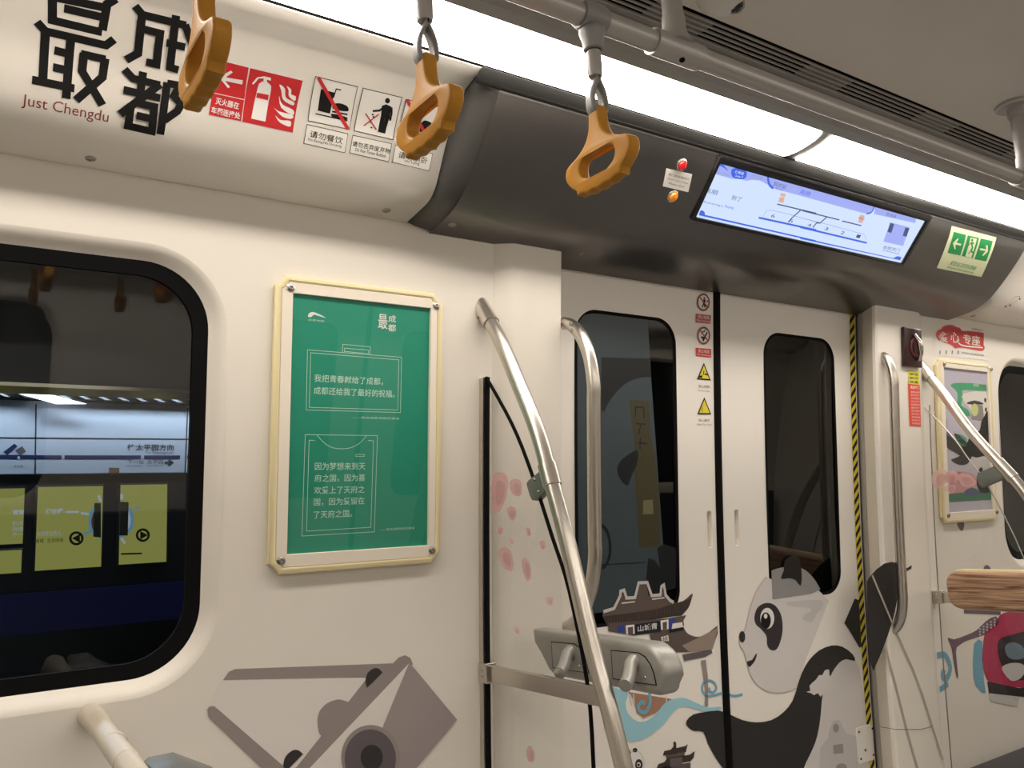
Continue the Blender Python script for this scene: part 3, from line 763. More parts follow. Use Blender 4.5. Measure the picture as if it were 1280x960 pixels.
# ------------------------------------------------------------------ drawing of a boxy camera on the wall
Z3 = lambda L: zz(240, 780, 3.368, L)
d = Decal(SW)
d.poly(Z3([(80, 340), (130, 232), (740, 225), (560, 470), (440, 620), (380, 600)]), LGREY, 0)
d.poly(Z3([(130, 235), (155, 200), (180, 189), (845, 165), (870, 140), (895, 131), (918, 142), (928, 168), (520, 640), (380, 640), (440, 600), (740, 222)]), MGREY, 1)
d.poly(Z3([(64, 360), (70, 348), (92, 344), (410, 620), (330, 640), (70, 390)]), MGREY, 2)
d.poly(smooth(Z3([(668, 343), (640, 322), (605, 318), (560, 338), (532, 375), (528, 425), (545, 470), (600, 410)]), 3), MGREY, 2)
d.poly(Z3([(735, 268)]+smooth([(728, 240), (738, 205), (765, 186), (785, 188), (800, 204)], 4, False)), DGREY, 3)
d.poly(Z3([(395, 620)]+smooth([(382, 596), (392, 558), (420, 532), (445, 530), (466, 546)], 4, False)), DGREY, 3)
d.poly(Z3([(912, 165), (480, 620), (700, 700), (798, 440)]), LGREY, 2)
d.poly(Z3([(914, 162), (1114, 402), (880, 680), (700, 760), (640, 640), (798, 440)]), MGREY2, 3)
d.poly(Z3(ell(750, 560, 124, 136, 40)), MGREY, 4); d.poly(Z3(ell(748, 566, 108, 124, 40)), SGREY, 5); d.poly(Z3(ell(754, 560, 47, 53, 30)), DGREY, 6)
d.done('wall_decal', 'grey drawing of a boxy camera on the wall below the green poster', 'decal')

# ------------------------------------------------------------------ header: display, indicator lamps, exit sign
def quad_uv(sf, q):
    h = [sf.hit(*p) for p in q]; return h
u0 = .5*(SH.hit(890, 191)[0]+SH.hit(868.5, 273.5)[0]); 
pa, pb, pc, pd = [SH.at(*SH.hit(*p)) for p in ((891, 190.5), (1156, 266.5), (1131, 333), (868.5, 274))]
scx0, scx1 = (pa.x+pd.x)/2-.004, (pb.x+pc.x)/2+.002
ptop = Vector((0, (pa.y+pb.y)/2, (pa.z+pb.z)/2)); pbot = Vector((0, (pc.y+pd.y)/2, (pc.z+pd.z)/2))
class Flat:
    """a flat tilted panel between two edges running along the car"""
    k = []
    def __init__(s, top, bot): s.b = bot; s.d = (top-bot).normalized(); s.L = (top-bot).length; s.n = Vector((0, -s.d.z, s.d.y)); s.n = s.n if s.n.y < 0 else -s.n
    def at(s, u, t, off=0): q = s.b+s.d*t+s.n*off; return Vector((u, q.y, q.z))
    def hit(s, px, py):
        v = ray(px, py); k = s.b.dot(s.n)/v.dot(s.n); p = v*k; return p.x, (p-s.b).dot(s.d)
SF = Flat(ptop, pbot)
t = thing('information_display', 'lit blue display screen in a black bezel on the dark header', 'screen', SF.at((scx0+scx1)/2, 0, 0))
LS = SF.L
b = MB(); b.prism([rrect(scx0, scx1, 0, LS, .006, 3), rrect(scx0+.012, scx1-.022, .010, LS-.020, .003, 2)[::-1]], lambda a, c, h: SF.at(a, c, h), -.01, .0145, BLACKG, .003, 2); b.build('bezel', t)
scr_m = lambda n, r, g, b_, e=.95: mat(n, (.01, .01, .01), .3, emit=e, emcol=srgb(r, g, b_))
SB0, SB1, SBB, SDK, SORG, SGR, SWH = (scr_m('screen_pale', 205, 222, 255, 1.05), scr_m('screen_band', 166, 178, 250), scr_m('screen_blue', 70, 108, 228), scr_m('screen_ink', 72, 84, 130), scr_m('screen_orange', 226, 178, 160), scr_m('screen_grey', 150, 160, 200), scr_m('screen_white', 235, 242, 255, 1.1))
ZS = lambda L: zz(860, 190, 8, L); ZT = lambda L: zz(1000, 220, 8, L)
SG = Flat(SF.at(0, LS, .0095), SF.at(0, 0, .0095))
d = Decal(SG, 0, .0003)
d.uvpoly([[(scx0+.011, .009), (scx1-.021, .009), (scx1-.021, LS-.019), (scx0+.011, LS-.019)]], SB0); d.clip = (scx0+.012, scx1-.022, .010, LS-.020)
d.poly(ZS([(268, 88), (800, 238), (840, 350), (720, 285), (640, 278), (580, 288), (530, 270), (440, 268), (218, 205)]), SB1, 1)
d.poly(ZS([(800, 238), (1280, 362), (1900, 530), (1830, 600), (1800, 612), (1750, 610), (1280, 480), (850, 362), (815, 330)]), SB1, 2)
d.line(smooth(ZS([(798, 238), (800, 280), (815, 330), (850, 362)]), 3, False), .006, SBB, 3)
d.line(smooth(ZT([(742, 300), (725, 345), (700, 368), (660, 374)]), 3, False), .005, SBB, 3)
d.poly(ZT([(752, 305), (1166, 408), (1150, 470), (830, 400), (740, 380)]), SB1, 1)
d.poly(ZS([(108, 628), (120, 590), (140, 580), (165, 600), (170, 628), (1280, 882), (1280, 896), (105, 632)]), SBB, 1)
d.poly(ZT([(0, 612), (930, 820), (975, 800), (1015, 812), (1000, 842), (0, 628)]), SBB, 1)
d.poly(smooth(ZS([(275, 165), (282, 130), (310, 112), (345, 122), (400, 188), (330, 140), (305, 150), (298, 172)]), 3), SBB, 3)
d.text('成都地铁', *ZS([(255, 180), (410, 230)]), SGR, 3, h=3)
q = ZS([(432, 180), (470, 160), (560, 172), (585, 205), (578, 250), (545, 272), (470, 262), (435, 235)]); d.poly(smooth(q, 3), SBB, 3)
d.text('七号线', *ZS([(472, 178), (552, 222)]), SWH, 4, h=4); d.text('Line 7', *ZS([(480, 226), (545, 252)]), SWH, 4, h=2.4)
d.text('内环', *ZS([(645, 222), (745, 272)]), SGR, 3, h=5)
d.text('到达站', *ZS([(865, 292), (975, 358)]), SDK, 3, h=6.2); d.text('Arrival', *ZS([(875, 350), (945, 376)]), SDK, 3, h=2.6)
d.text('高朋', *ZS([(1130, 372), (1215, 428)]), SBB, 3, h=6)
d.text('高朋', *ZS([(175, 352), (285, 424)]), SDK, 3, h=6.5); d.text('到了', *ZS([(445, 430), (525, 492)]), SDK, 3, h=6)
d.text('We are arriving at', *ZS([(150, 482), (348, 540)]), SDK, 3, h=3.6); d.text('Gaopeng', *ZS([(372, 524), (450, 572)]), SBB, 3, h=4.6)
d.line(ZS([(705, 655), (1280, 780)]), .0052, SBB, 3); d.line(ZT([(0, 510), (665, 668)]), .0052, SBB, 3)
d.line(ZS([(890, 520), (1280, 612)]), .0032, SDK, 3); d.line(ZT([(20, 345), (392, 438)]), .0032, SDK, 3); d.line(ZT([(418, 448), (610, 495)]), .0032, SDK, 3)
d.line(ZS([(1125, 580), (1040, 655), (1000, 700)]), .0042, SDK, 3); d.line(ZT([(262, 412), (200, 468), (165, 466), (125, 515)]), .0042, SDK, 3)
d.line(smooth(ZS([(755, 645), (765, 610), (800, 583), (850, 585), (1000, 620), (1280, 700)]), 2, False), .0012, SGR, 3)
d.line(smooth(ZT([(0, 415), (300, 490), (560, 562), (620, 575), (650, 600), (655, 640)]), 2, False), .0012, SGR, 3)
for ch, p, f in (('6', (840, 618), ZS), ('5', (1020, 668), ZS), ('4', (82, 470), ZT), ('3', (252, 506), ZT), ('2', (414, 546), ZT), ('1', (572, 582), ZT)):
    d.text(ch, *f([p, (p[0]+20, p[1]+40)]), SDK, 3)
d.poly(ZS([(925, 408), (975, 420), (950, 508), (900, 498)]), SORG, 3); d.text('出口', *ZS([(915, 430), (962, 462)]), SWH, 4)
d.poly(ZT([(600, 385), (645, 395), (622, 470), (578, 460)]), SORG, 3); d.text('出口', *ZT([(592, 405), (635, 440)]), SDK, 4)
d.poly(ZT([(900, 462), (1095, 512), (1030, 700), (832, 655)]), SB1, 2); d.poly(ZT([(900, 468), (940, 478), (912, 568), (872, 558)]), SDK, 3); d.poly(ZT([(1052, 512), (1092, 522), (1064, 606), (1025, 596)]), SDK, 3)
d.text('终点站', *ZT([(870, 362), (955, 412)]), SDK, 3, h=4.6); d.text('本侧开门', *ZT([(838, 690), (990, 752)]), SDK, 3, h=5)
d.line(ZT([(820, 738), (992, 782)]), .002, SGR, 3)
d.build('screen', t)

for nm, px, cl, lb, ccol in (('indicator_lamp', (851.5, 206), 'red', 'red round indicator lamp above the small white label', (200, 30, 40)), ('indicator_lamp', (840.5, 245), 'orange', 'orange round indicator lamp below the small white label', (232, 140, 30))):
    u, s_ = SH.hit(*px); p = SH.at(u, s_, .0005); n = (SH.at(u, s_, 1)-SH.at(u, s_, 0)).normalized()
    t = thing(nm, lb, 'lamp', p)
    b = MB(); b.lathe([(.0155, 0), (.0155, .003), (.0135, .0045), (.0118, .003), (0, .003)], p, n, mat('lamp_ring', (.62, .6, .55), .25, .8), 26); b.build('ring', t)
    b = MB(); b.lathe([(.0118, .002), (.0115, .006), (.0095, .009), (.005, .0105), (0, .011)], p, n, mat(cl+'_lens', srgb(*ccol), .2, emit=.25, coat=.5), 26); b.build('lens', t)
d = Decal(SH); d.poly([(832.5, 210), (865, 217.5), (860, 240), (828, 232.5)], STICK)
d.text('车门状态指示灯', (836, 216), (861, 225), DGREY, 1, h=3); d.text('Door status lamp', (835, 222), (859, 230), DGREY, 1, h=2.2); d.text('Please mind', (836, 227.5), (854, 234), DGREY, 1, h=2.2)
d.done('lamp_label', 'small white text label between the red and orange lamps', 'label')
ZE = lambda L: zz(1160, 270, 10.667, L)
d = Decal(SH); d.poly(ZE([(312, 130), (908, 285), (708, 812), (112, 690)]), LUM)
d.poly(ZE([(338, 208), (502, 250), (425, 522), (255, 488)]), GRN, 1); d.poly(ZE([(525, 255), (675, 290), (590, 562), (445, 530)]), GRN, 1); d.poly(ZE([(698, 298), (858, 332), (770, 602), (615, 570)]), GRN, 1)
d.poly(ZE([(325, 360), (388, 295), (402, 305), (372, 350), (440, 368), (432, 392), (360, 380), (362, 438), (348, 442)]), LUM, 2)
d.poly(ZE([(795, 470), (790, 390), (765, 385), (768, 440), (690, 425), (682, 450), (760, 465), (715, 520), (728, 532)]), LUM, 2)
d.poly(ZE([(560, 285), (645, 302), (570, 555), (490, 535)]), LUM, 2)
d.poly(ZE(ell(582, 318, 13, 20)), GRN, 3)
d.line(ZE([(572, 345), (585, 420), (530, 500)]), .005, GRN, 3); d.line(ZE([(585, 420), (572, 475), (600, 480)]), .005, GRN, 3); d.line(ZE([(530, 390), (565, 355), (610, 362)]), .004, GRN, 3)
d.text('紧急出口在列车两端', *ZE([(318, 590), (650, 672)]), GRN, 1, h=6); d.text('Emergency Exits at ends of train', *ZE([(265, 662), (615, 742)]), GRN, 1, h=3.6)
d.done('exit_sign', 'cream and green emergency exit sign at the right end of the dark header', 'sign')
# line drawing on the white cover right of the header
d = Decal(SC)
Z5 = lambda L: zz(1180, 340, 9.6, L)
for a, b_ in ((735, 412), (790, 398), (905, 322)): d.poly(Z5(ell(a, b_, 11, 11, 12)), DGREY, 0)
d.line(Z5([(735, 412), (850, 298), (905, 290), (905, 322)]), .0016, SGREY, 0); d.line(Z5([(790, 398), (880, 330)]), .0016, SGREY, 0)
d.done('cover_decal', 'thin dotted line drawing on the white cover at the right edge', 'decal')
u, t_ = SC.hit(1216, 394.5); p = SC.at(u, t_, .0005); n = (SC.at(u, t_, 1)-SC.at(u, t_, 0)).normalized()
b = MB(); b.lathe([(.0098, 0), (.0098, .001), (.0085, .0022), (.0062, .0008), (0, .0014)], p, n, STEELD, 22)
tag(b.build('panel_lock'), 'small dark lock in the white cover above the red sticker', 'lock')

# ------------------------------------------------------------------ station platform seen through the left window
YP = 4.6
plat = MB(); plat.box((-4, 1.95, -1.45), (9, 9, -1.35), mat('platform_floor', (.03, .03, .032), .35)); plat.build('platform_floor', kind='structure')
PP = PlaneY(YP)
def pz(y): return PY(120, y, YP).z
PANELM = mat('sign_board_grey', (.52, .57, .66), .42, noise=.03, nscale=5)
DARKM = mat('platform_dark', (.012, .013, .015), .3)
hz1, hz0 = PY(170, 505, YP).z, PY(170, 591.5, YP).z
b = MB(); b.box((-3, YP, hz0), (8, YP+.12, hz1), PANELM, .002, 1)
t = thing('platform_header', 'lit bluish grey sign band of the platform doors seen through the left window', 'sign', (.7, YP, hz0))
b.build('sign_band', t)
ZP = lambda L: zz(0, 500, 4, L)
ZQ = lambda L: zz(0, 540, 10.667, L)
NAVY = mat('line_navy', srgb(38, 44, 92), .4); PINK_ = mat('sign_ink', srgb(58, 62, 74), .4)
d = Decal(PP, .0015, .0006)
d.line(ZP([(-400, 186), (1400, 200)]), .006, DGREY, 0)
for x in ((180, 20), (175, 380)), ((938, 40), (925, 370)), ((-560, 20), (-560, 380)): d.line(ZP(x), .006, DGREY, 0)
d.line(ZP([(-400, 281), (308, 286)]), .018, NAVY, 1); d.line(ZP([(322, 286), (704, 286)]), .018, NAVY, 1); d.line(ZP([(720, 286), (900, 286)]), .018, NAVY, 1); d.line(ZP([(935, 286), (1100, 287)]), .018, NAVY, 1)
d.poly(ZQ([(45, 268), (190, 155), (235, 190), (98, 308)]), NAVY, 1); d.poly(ZP(ell(93, 290, 7, 9, 16)), PANELM, 2)
d.text('春熙路', *ZQ([(60, 240), (190, 190)]), PANELM, 2) if False else None
d.line(ZQ([(230, 280), (320, 225)]), .03, SGREY, 1)
d.text('文化宫', *ZQ([(185, 440), (305, 475)]), PINK_, 1)
d.text('往太平园方向', *ZP([(637, 220), (868, 254)]), PINK_, 1, .015); d.text('To Taipingyuan', *ZP([(724, 256), (866, 272)]), PINK_, 1)
d.text('下一站', *ZP([(637, 298), (718, 320)]), PINK_, 1); d.text('太平园', *ZP([(735, 298), (815, 320)]), PINK_, 1)
d.text('Next Station', *ZP([(632, 324), (710, 332)]), PINK_, 1); d.text('Taipingyuan', *ZP([(732, 324), (812, 332)]), PINK_, 1)
d.line(ZP([(822, 314), (860, 314)]), .012, PINK_, 1); d.line(ZP([(842, 300), (860, 314), (840, 328)]), .012, PINK_, 1)
d.poly(ZP([(545, 338), (596, 340), (596, 366), (544, 364)]), mat('small_brown_plate', srgb(120, 90, 60), .5), 1)
d.build('line_map', t)
# unseen lamp added to light the sign band; station ceiling louvres above it
b = MB(); b.tube([(-3, YP-.20, hz1+.115), (8, YP-.20, hz1+.115)], .016, mat('added_sign_tube', (.9, .95, 1), .5, emit=52, emcol=(.72, .86, 1)), 10)
t2 = thing('added_sign_light', 'added tube light, out of view, lighting the platform sign band from above', 'light', (2, YP-.20, hz1)); b.build('tube', t2)
b = MB(); b.box((-3, YP-.24, hz1+.140), (8, YP-.16, hz1+.150), DARKM); b.build('added_tube_hood', t2)  # dark hood over the added tube
cz = PY(170, 494, YP).z
b = MB(); b.box((-3, YP-.05, hz1+.002), (8, YP+.02, PY(170, 420, YP).z), DARKM); b.build('wall_station_upper', kind='structure')
lt = thing('louvre_ceiling', 'dark slanting metal slats of the station ceiling above the sign band', 'ceiling louvre', (1, YP-.1, cz))
LV = mat('louvre_metal', (.30, .31, .33), .45, .5)
lb_ = MB()
for k in range(40):
    x = -.3+k*.085
    lb_.prism([[(x, hz1+.004), (x+.024, hz1+.004), (x-.206, hz1+.105), (x-.230, hz1+.105)]], lambda a, c, h: Vector((a, h, c)), YP-.075, YP-.058, LV)
tag(lb_.build('slat_field', lt), kind='stuff')
q = [PY(*p, YP-.085) for p in ((5, 487), (40, 487), (108, 505), (70, 505))]
b = MB(); b.prism([[(v.x, v.z) for v in q]], lambda a, c, h: Vector((a, h, c)), YP-.09, YP-.08, mat('station_strip', (.9, .95, 1), .5, emit=2.2, emcol=(.85, .92, 1))); tag(b.build('ceiling_light'), 'bright slanting station light strip among the dark slats behind the window', 'light')
# yellow advertisement panels on the dark platform doors
b = MB(); b.box((-3, YP+.02, -1.35), (8, YP+.10, hz0), DARKM); b.build('wall_platform_doors', kind='structure')
ADY = mat('ad_yellow', (.01, .01, .01), .4, emit=.62, emcol=srgb(176, 178, 92))
ADW = mat('ad_white', (.01, .01, .01), .4, emit=.55, emcol=srgb(205, 220, 235)); ADB = mat('ad_blue', (.01, .01, .01), .4, emit=.5, emcol=srgb(130, 185, 225)); ADG = mat('ad_ink', srgb(36, 40, 22), .4); ADR = mat('ad_orange', srgb(150, 90, 60), .5)
PAD_ = PlaneY(YP+.01)
def ad(label, q, fn):
    h = [PAD_.hit(*p) for p in q]; u0 = (h[0][0]+h[3][0])/2; u1 = (h[1][0]+h[2][0])/2; s1 = (h[0][1]+h[1][1])/2; s0 = (h[2][1]+h[3][1])/2
    t = thing('advert_panel', label, 'advertisement', (u0/2+u1/2, YP, s0), 'yellow adverts on the platform doors')
    b = MB(); b.box((u0-.008, YP-.012, s0-.008), (u1+.008, YP+.02, s1+.008), DARKM, .003, 1); b.build('frame', t)
    d = Decal(PAD_, .0235, .0006); d.uvpoly([(u0, s0), (u1, s0), (u1, s1), (u0, s1)], ADY); d.clip = (u0, u1, s0, s1); fn(d); d.build('advert', t)
ZA = lambda L: zz(0, 600, 8, L)
def adA(d):
    d.text('青', *ZA([(122, 300), (180, 352)]), ADW, 1, .03); d.text('爱', *ZA([(180, 300), (238, 350)]), ADW, 1, .03)
    for i, y in enumerate((412, 470, 530)): d.text(('青山绿', '把他握', '不一')[i], *ZA([(120, y), (225, y+40)]), ADW, 1)
def adB(d):
    d.text('握住喔', *ZA([(452, 288), (645, 342)]), ADW, 1, .03); d.line(ZA([(650, 322), (780, 320)]), .01, ADW, 1)
    d.text('大的责任的人。', *ZA([(360, 515), (620, 556)]), ADW, 1); d.text('青城 · 生态绿道', *ZA([(352, 590), (625, 618)]), ADG, 1)
    d.line(ZP([(400, 566), (440, 572)]), .012, ADW, 1); d.line(ZP([(412, 672), (450, 656)]), .012, ADB, 1); d.line(ZP([(488, 478), (500, 510)]), .012, ADW, 1)
    d.poly(ZP(smooth([(500, 515), (470, 530), (448, 560), (438, 610), (448, 655), (470, 680), (500, 695)], 3, False)), ADB, 1); d.poly(ZP(smooth([(500, 530), (472, 545), (458, 580), (452, 610), (460, 650), (480, 672), (500, 680)], 3, False)), ADR, 2)
    d.poly(ZP([(468, 516), (500, 516), (500, 688), (462, 684)]), ADG, 3)
    d.line(ZP(ell(378, 692, 30, 29, 30)), .011, ADG, 1, True); d.poly(ZP([(356, 692), (396, 670), (396, 714)]), ADG, 1)
def adC(d):
    d.poly(ZP(smooth([(590, 515), (625, 525), (655, 555), (665, 605), (655, 645), (620, 680), (590, 690)], 3, False)), ADB, 1); d.poly(ZP(smooth([(590, 525), (630, 545), (648, 590), (640, 640), (600, 675)], 3, False)), ADW, 2)
    d.poly(ZP([(590, 510), (638, 512), (634, 678), (590, 678)]), ADG, 3)
    d.line(ZP(ell(709, 676, 29, 28, 30)), .011, ADG, 1, True); d.poly(ZP([(696, 655), (696, 698), (734, 676)]), ADG, 1)
    d.line(ZP([(600, 770), (704, 767)]), .008, ADG, 1); d.line(ZP([(604, 470), (604, 500)]), .012, ADW, 1); d.line(ZP([(660, 548), (690, 536)]), .01, ADB, 1); d.line(ZP([(602, 690), (620, 718)]), .012, ADW, 1)
ad('yellow advert cut by the left edge of the photo, upper one', ZP([(-300, 455), (124, 438), (108, 718), (-300, 738)]), adA)
ad('narrow yellow advert strip at the photos left edge, below another', ZP([(-300, 770), (108, 748), (102, 862), (-300, 890)]), lambda d: None)
ad('wide yellow advert with an arrow pointing left', ZP([(188, 438), (514, 430), (498, 832), (170, 855)]), adB)
ad('narrow yellow advert with an arrow pointing right', ZP([(600, 426), (832, 423), (825, 807), (587, 825)]), adC)
b = MB(); q0, q1 = PY(30, 742, YP-.02), PY(235, 772, YP-.02); b.box((-3, YP-.02, q1.z), (8, YP, q0.z), mat('platform_blue', srgb(22, 30, 90), .4)); b.build('trim_18', kind='structure')
# near platform door header and its bright lower edge
YN = 2.05; nz = PY(170, 487, YN).z
b = MB(); b.box((-2.5, YN, nz), (1.05, YN+.1, 1.3), mat('near_header', (.16, .165, .175), .5)); b.build('trim_19', kind='structure')
b = MB(); b.box((-2.5, YN-.006, nz-.004), (1.05, YN+.1, nz+.004), mat('bright_edge', (.75, .72, .62), .3, .9)); b.build('trim_20', kind='structure')
b = MB(); b.box((1.06, YN-.1, -1.3), (6.5, YN+.05, 1.3), DARKM); b.build('wall_tunnel', kind='structure')

# ------------------------------------------------------------------ art on the doors
FILM = film('window_film_blue', srgb(62, 74, 80), .86, .35); FILMD = film('window_film_dark', srgb(26, 29, 32), .9, .3); FILMO = film('window_film_olive', srgb(64, 60, 36), .9, .4)
FILMG = film('window_film_grey', srgb(150, 150, 150), .88, .4)
BROWN = mat('art_brown', srgb(92, 80, 74), .45); BROWND = mat('art_dark_brown', srgb(60, 48, 43), .45); BROWNL = mat('art_pale_brown', srgb(150, 135, 122), .45)
BLUE = mat('art_royal_blue', srgb(48, 66, 150), .45); NAV = mat('art_navy', srgb(22, 26, 46), .4); SKY = mat('art_sky_blue', srgb(156, 204, 218), .45); SKYD = mat('art_deeper_blue', srgb(112, 168, 190), .45)
RUST = mat('art_rust', srgb(164, 124, 100), .45); PALE = mat('art_pale', srgb(214, 209, 206), .45); PALE2 = mat('art_pale_grey', srgb(198, 194, 192), .45)
HAIR = mat('art_black_fur', srgb(40, 37, 37), .5, noise=.25, nscale=90)
LINEG = mat('art_line_grey', srgb(176, 168, 160), .45)
ZW1 = lambda L: zz(700, 370, 4.8, L); ZW2 = lambda L: zz(700, 560, 4, L); ZG = lambda L: zz(580, 660, 3.2, L); ZH = lambda L: zz(640, 740, 5.3333, L); ZPn = lambda L: zz(820, 660, 3.2, L)
w1 = inset(LW, .010, 1.412, 1.787, SD.s_at_z(-.285), SD.s_at_z(.555), .075)
def clipwin(d, a, b_): d.clip = (a+.010, b_-.010, SD.s_at_z(-.275), SD.s_at_z(.545)); return d

t = thing('window_decal', 'blue grey and black film on the glass of the left door leaf', 'decal', SD.at(1.6, SD.s_at_z(-.2), 0))
d = clipwin(Decal(SD, .0006), 1.412, 1.787)
d.poly(smooth(ZW1([(90, 200), (130, 130), (170, 108), (300, 104), (525, 132)]), 3, False)+ZW1([(545, 480), (580, 960)])+ZW2([(515, 480), (520, 800), (90, 830), (85, 400)]), FILM, 0)
d.build('blue_film', t)
d = clipwin(Decal(SD, .0006), 1.412, 1.787)
d.poly(ZW1([(246, 368), (540, 375), (546, 487)])+smooth(ZW1([(540, 486), (480, 490), (400, 520), (335, 580), (290, 640), (265, 692)]), 3, False)+ZW1([(248, 690)]), FILMD, 1)
d.build('black_arc', t)
d = clipwin(Decal(SD, .0006), 1.412, 1.787)
d.poly(smooth(ZW2([(383, 12), (388, 50), (376, 100), (360, 130), (336, 186), (305, 160), (285, 118), (292, 78), (330, 40)]), 3), FILMD, 2)
d.build('black_ear', t)
d = clipwin(Decal(SD, .0006), 1.412, 1.787)
d.poly(ZW1([(415, 624), (530, 630), (545, 860), (560, 940)])+ZW2([(470, 0), (495, 250), (500, 490), (396, 498), (372, 100), (375, 0)]), FILMO, 1)
d.poly(ZW2([(415, 262), (462, 258), (466, 330), (412, 332)]), film('film_label', srgb(112, 106, 78), .9), 2)
for q in ([(450, 665), (500, 668)], [(452, 665), (450, 725)], [(500, 668), (503, 730)], [(455, 765), (515, 770)], [(485, 765), (470, 830)], [(470, 880), (520, 885)], [(480, 850), (478, 925)]): d.line(ZW1(q), .004, FILMD, 2)
d.build('olive_label', t)
d = clipwin(Decal(SD, .0006), 1.412, 1.787)
d.poly(ZW2([(430, 660), (440, 550), (470, 558), (500, 600), (485, 500), (520, 480), (578, 500), (578, 700), (440, 740)]), FILMD, 2); d.build('black_paw', t)
d = clipwin(Decal(SD, .0006), 1.412, 1.787)
d.line(smooth(ZW2([(200, 380), (232, 410), (248, 470), (248, 530), (230, 580), (210, 600)]), 3, False), .009, FILMD, 2); d.build('black_ring', t)
d = clipwin(Decal(SD, .0006), 1.412, 1.787); d.line(ZW2([(205, 583), (430, 572)]), .0022, FILMD, 2); d.build('seam_line', t)

# gate building on the left leaf
t = thing('gate_mural', 'printed brown temple gate roof with a navy name board on the left door leaf', 'mural', SD.at(1.75, SD.s_at_z(-.4), 0))
ridge = ZW2([(215, 818), (268, 802), (286, 765), (299, 738), (300, 716), (318, 710), (327, 738), (330, 750), (373, 747), (391, 674), (434, 672), (456, 738), (500, 734), (505, 692), (517, 684), (526, 736), (548, 762), (566, 772)])
d = Decal(SD, .0012)
d.poly(ridge+smooth(ZW2([(566, 772), (610, 768), (660, 727), (655, 760), (640, 800), (606, 838)]), 3, False)+ZW2([(560, 842), (400, 868), (236, 892), (210, 840)]), BROWN, 0)
d.poly(ZW2([(212, 842), (330, 828), (480, 806), (590, 772), (655, 752), (640, 800), (606, 838), (560, 842), (400, 868), (236, 892)]), BROWND, 1)
for k in range(26):
    x = 240+k*14; y = 846-k*2.2; d.line(ZW2([(x, y), (x+2, y+34)]), .0014, BROWN, 2)
d.line(ridge, .0085, PALE2, 2); d.line(ZW2([(306, 776), (372, 768)]), .004, PALE2, 2); d.line(ZW2([(458, 756), (520, 748)]), .004, PALE2, 2)
d.build('roof', t)
d = Decal(SD, .0012)
d.poly(ZH([(640, 206), (1040, 176), (1160, 154), (1140, 190), (1146, 222), (1040, 262), (810, 290), (640, 262)]), BROWN, 1)
d.poly(ZH([(700, 226), (746, 216), (746, 266), (704, 270)]), BLUE, 2); d.poly(ZH([(1042, 180), (1082, 170), (1076, 242), (1044, 250)]), BLUE, 2)
d.poly(ZH([(1066, 210), (1132, 200), (1136, 234), (1060, 250)]), STICK, 3); d.poly(ZH([(1044, 248), (1140, 232), (1142, 252), (1044, 272)]), NAV, 3)
d.poly(ZH([(754, 222), (812, 216), (814, 278), (758, 282)]), STICK, 3); d.poly(ZH([(768, 236), (802, 230), (804, 280), (770, 282)]), BROWN, 4)
d.poly(ZH([(812, 216), (986, 190), (990, 262), (816, 284)]), NAV, 3)
d.poly(ZH([(986, 190), (1040, 182), (1040, 246), (990, 252)]), STICK, 3); d.poly(ZH([(1000, 202), (1028, 196), (1028, 246), (1002, 250)]), BROWN, 4)
d.text('山城青', *ZH([(834, 222), (966, 270)]), WHT, 4, .01, h=8.2)
d.build('name_board', t)
d = Decal(SD, .0012)
d.poly(ZG([(740, 425), (820, 410), (872, 388)])+smooth(ZG([(872, 388), (880, 402), (892, 420), (915, 432), (940, 435), (968, 424), (988, 410), (1012, 390)]), 3, False)+ZG([(1014, 420), (1002, 455), (992, 486), (900, 496), (760, 500)]), BROWN, 0)
d.poly(ZG([(950, 432), (1012, 400), (1002, 455), (992, 486), (900, 496), (870, 470)]), BROWNL, 1)
d.poly(ZG([(786, 436), (815, 428), (818, 452), (790, 456)]), STICK, 2); d.text('给', *ZG([(792, 434), (814, 454)]), NAV, 3)
d.poly(ZG([(872, 506), (988, 486), (992, 500), (962, 516), (880, 532)]), SGREY, 1)
d.build('lower_roof', t)
d = Decal(SD, .0012); d.poly(ZG([(946, 530), (966, 526), (975, 600), (976, 712), (962, 713), (962, 640)]), MGREY, 0); d.build('column', t)

# waves
t = thing('wave_mural', 'printed light blue wave with curling spirals low on the left door leaf', 'mural', SD.at(1.75, SD.s_at_z(-.55), 0))
d = Decal(SD, .0012)
d.poly(ZG([(655, 655), (830, 684), (812, 706), (760, 742), (718, 760), (690, 740), (680, 690)]), RUST, 0)
for x in (664, 676, 806): d.line(ZG([(x, 664), (x+4, 708)]), .004, PALE, 1)
d.build('rust_patch', t)
d = Decal(SD, .0012)
d.poly(smooth(ZG([(560, 640), (622, 646), (655, 660), (645, 700), (655, 742), (690, 772), (726, 772), (765, 745), (800, 702), (835, 684), (880, 680), (930, 700), (975, 718), (1024, 714), (1020, 728), (960, 732), (900, 716), (862, 716), (830, 742), (800, 782), (760, 816), (710, 846), (660, 852), (600, 850), (560, 800)]), 3), SKY, 1)
d.build('wave_body', t)
d = Decal(SD, .0012); d.line(smooth(ZG([(740, 660), (742, 700), (728, 732), (706, 735), (695, 715), (708, 696), (722, 702)]), 4, False), .011, SKYD, 2); d.build('wave_curl', t)
d = Decal(SD, .0012); d.line(smooth(ZPn([(345, 665), (310, 672), (270, 660), (236, 668), (205, 672), (184, 650), (188, 622), (210, 610), (232, 620), (240, 642), (226, 658), (212, 650), (214, 638)]), 4, False), .007, SKYD, 0); d.build('wave_curl', t)
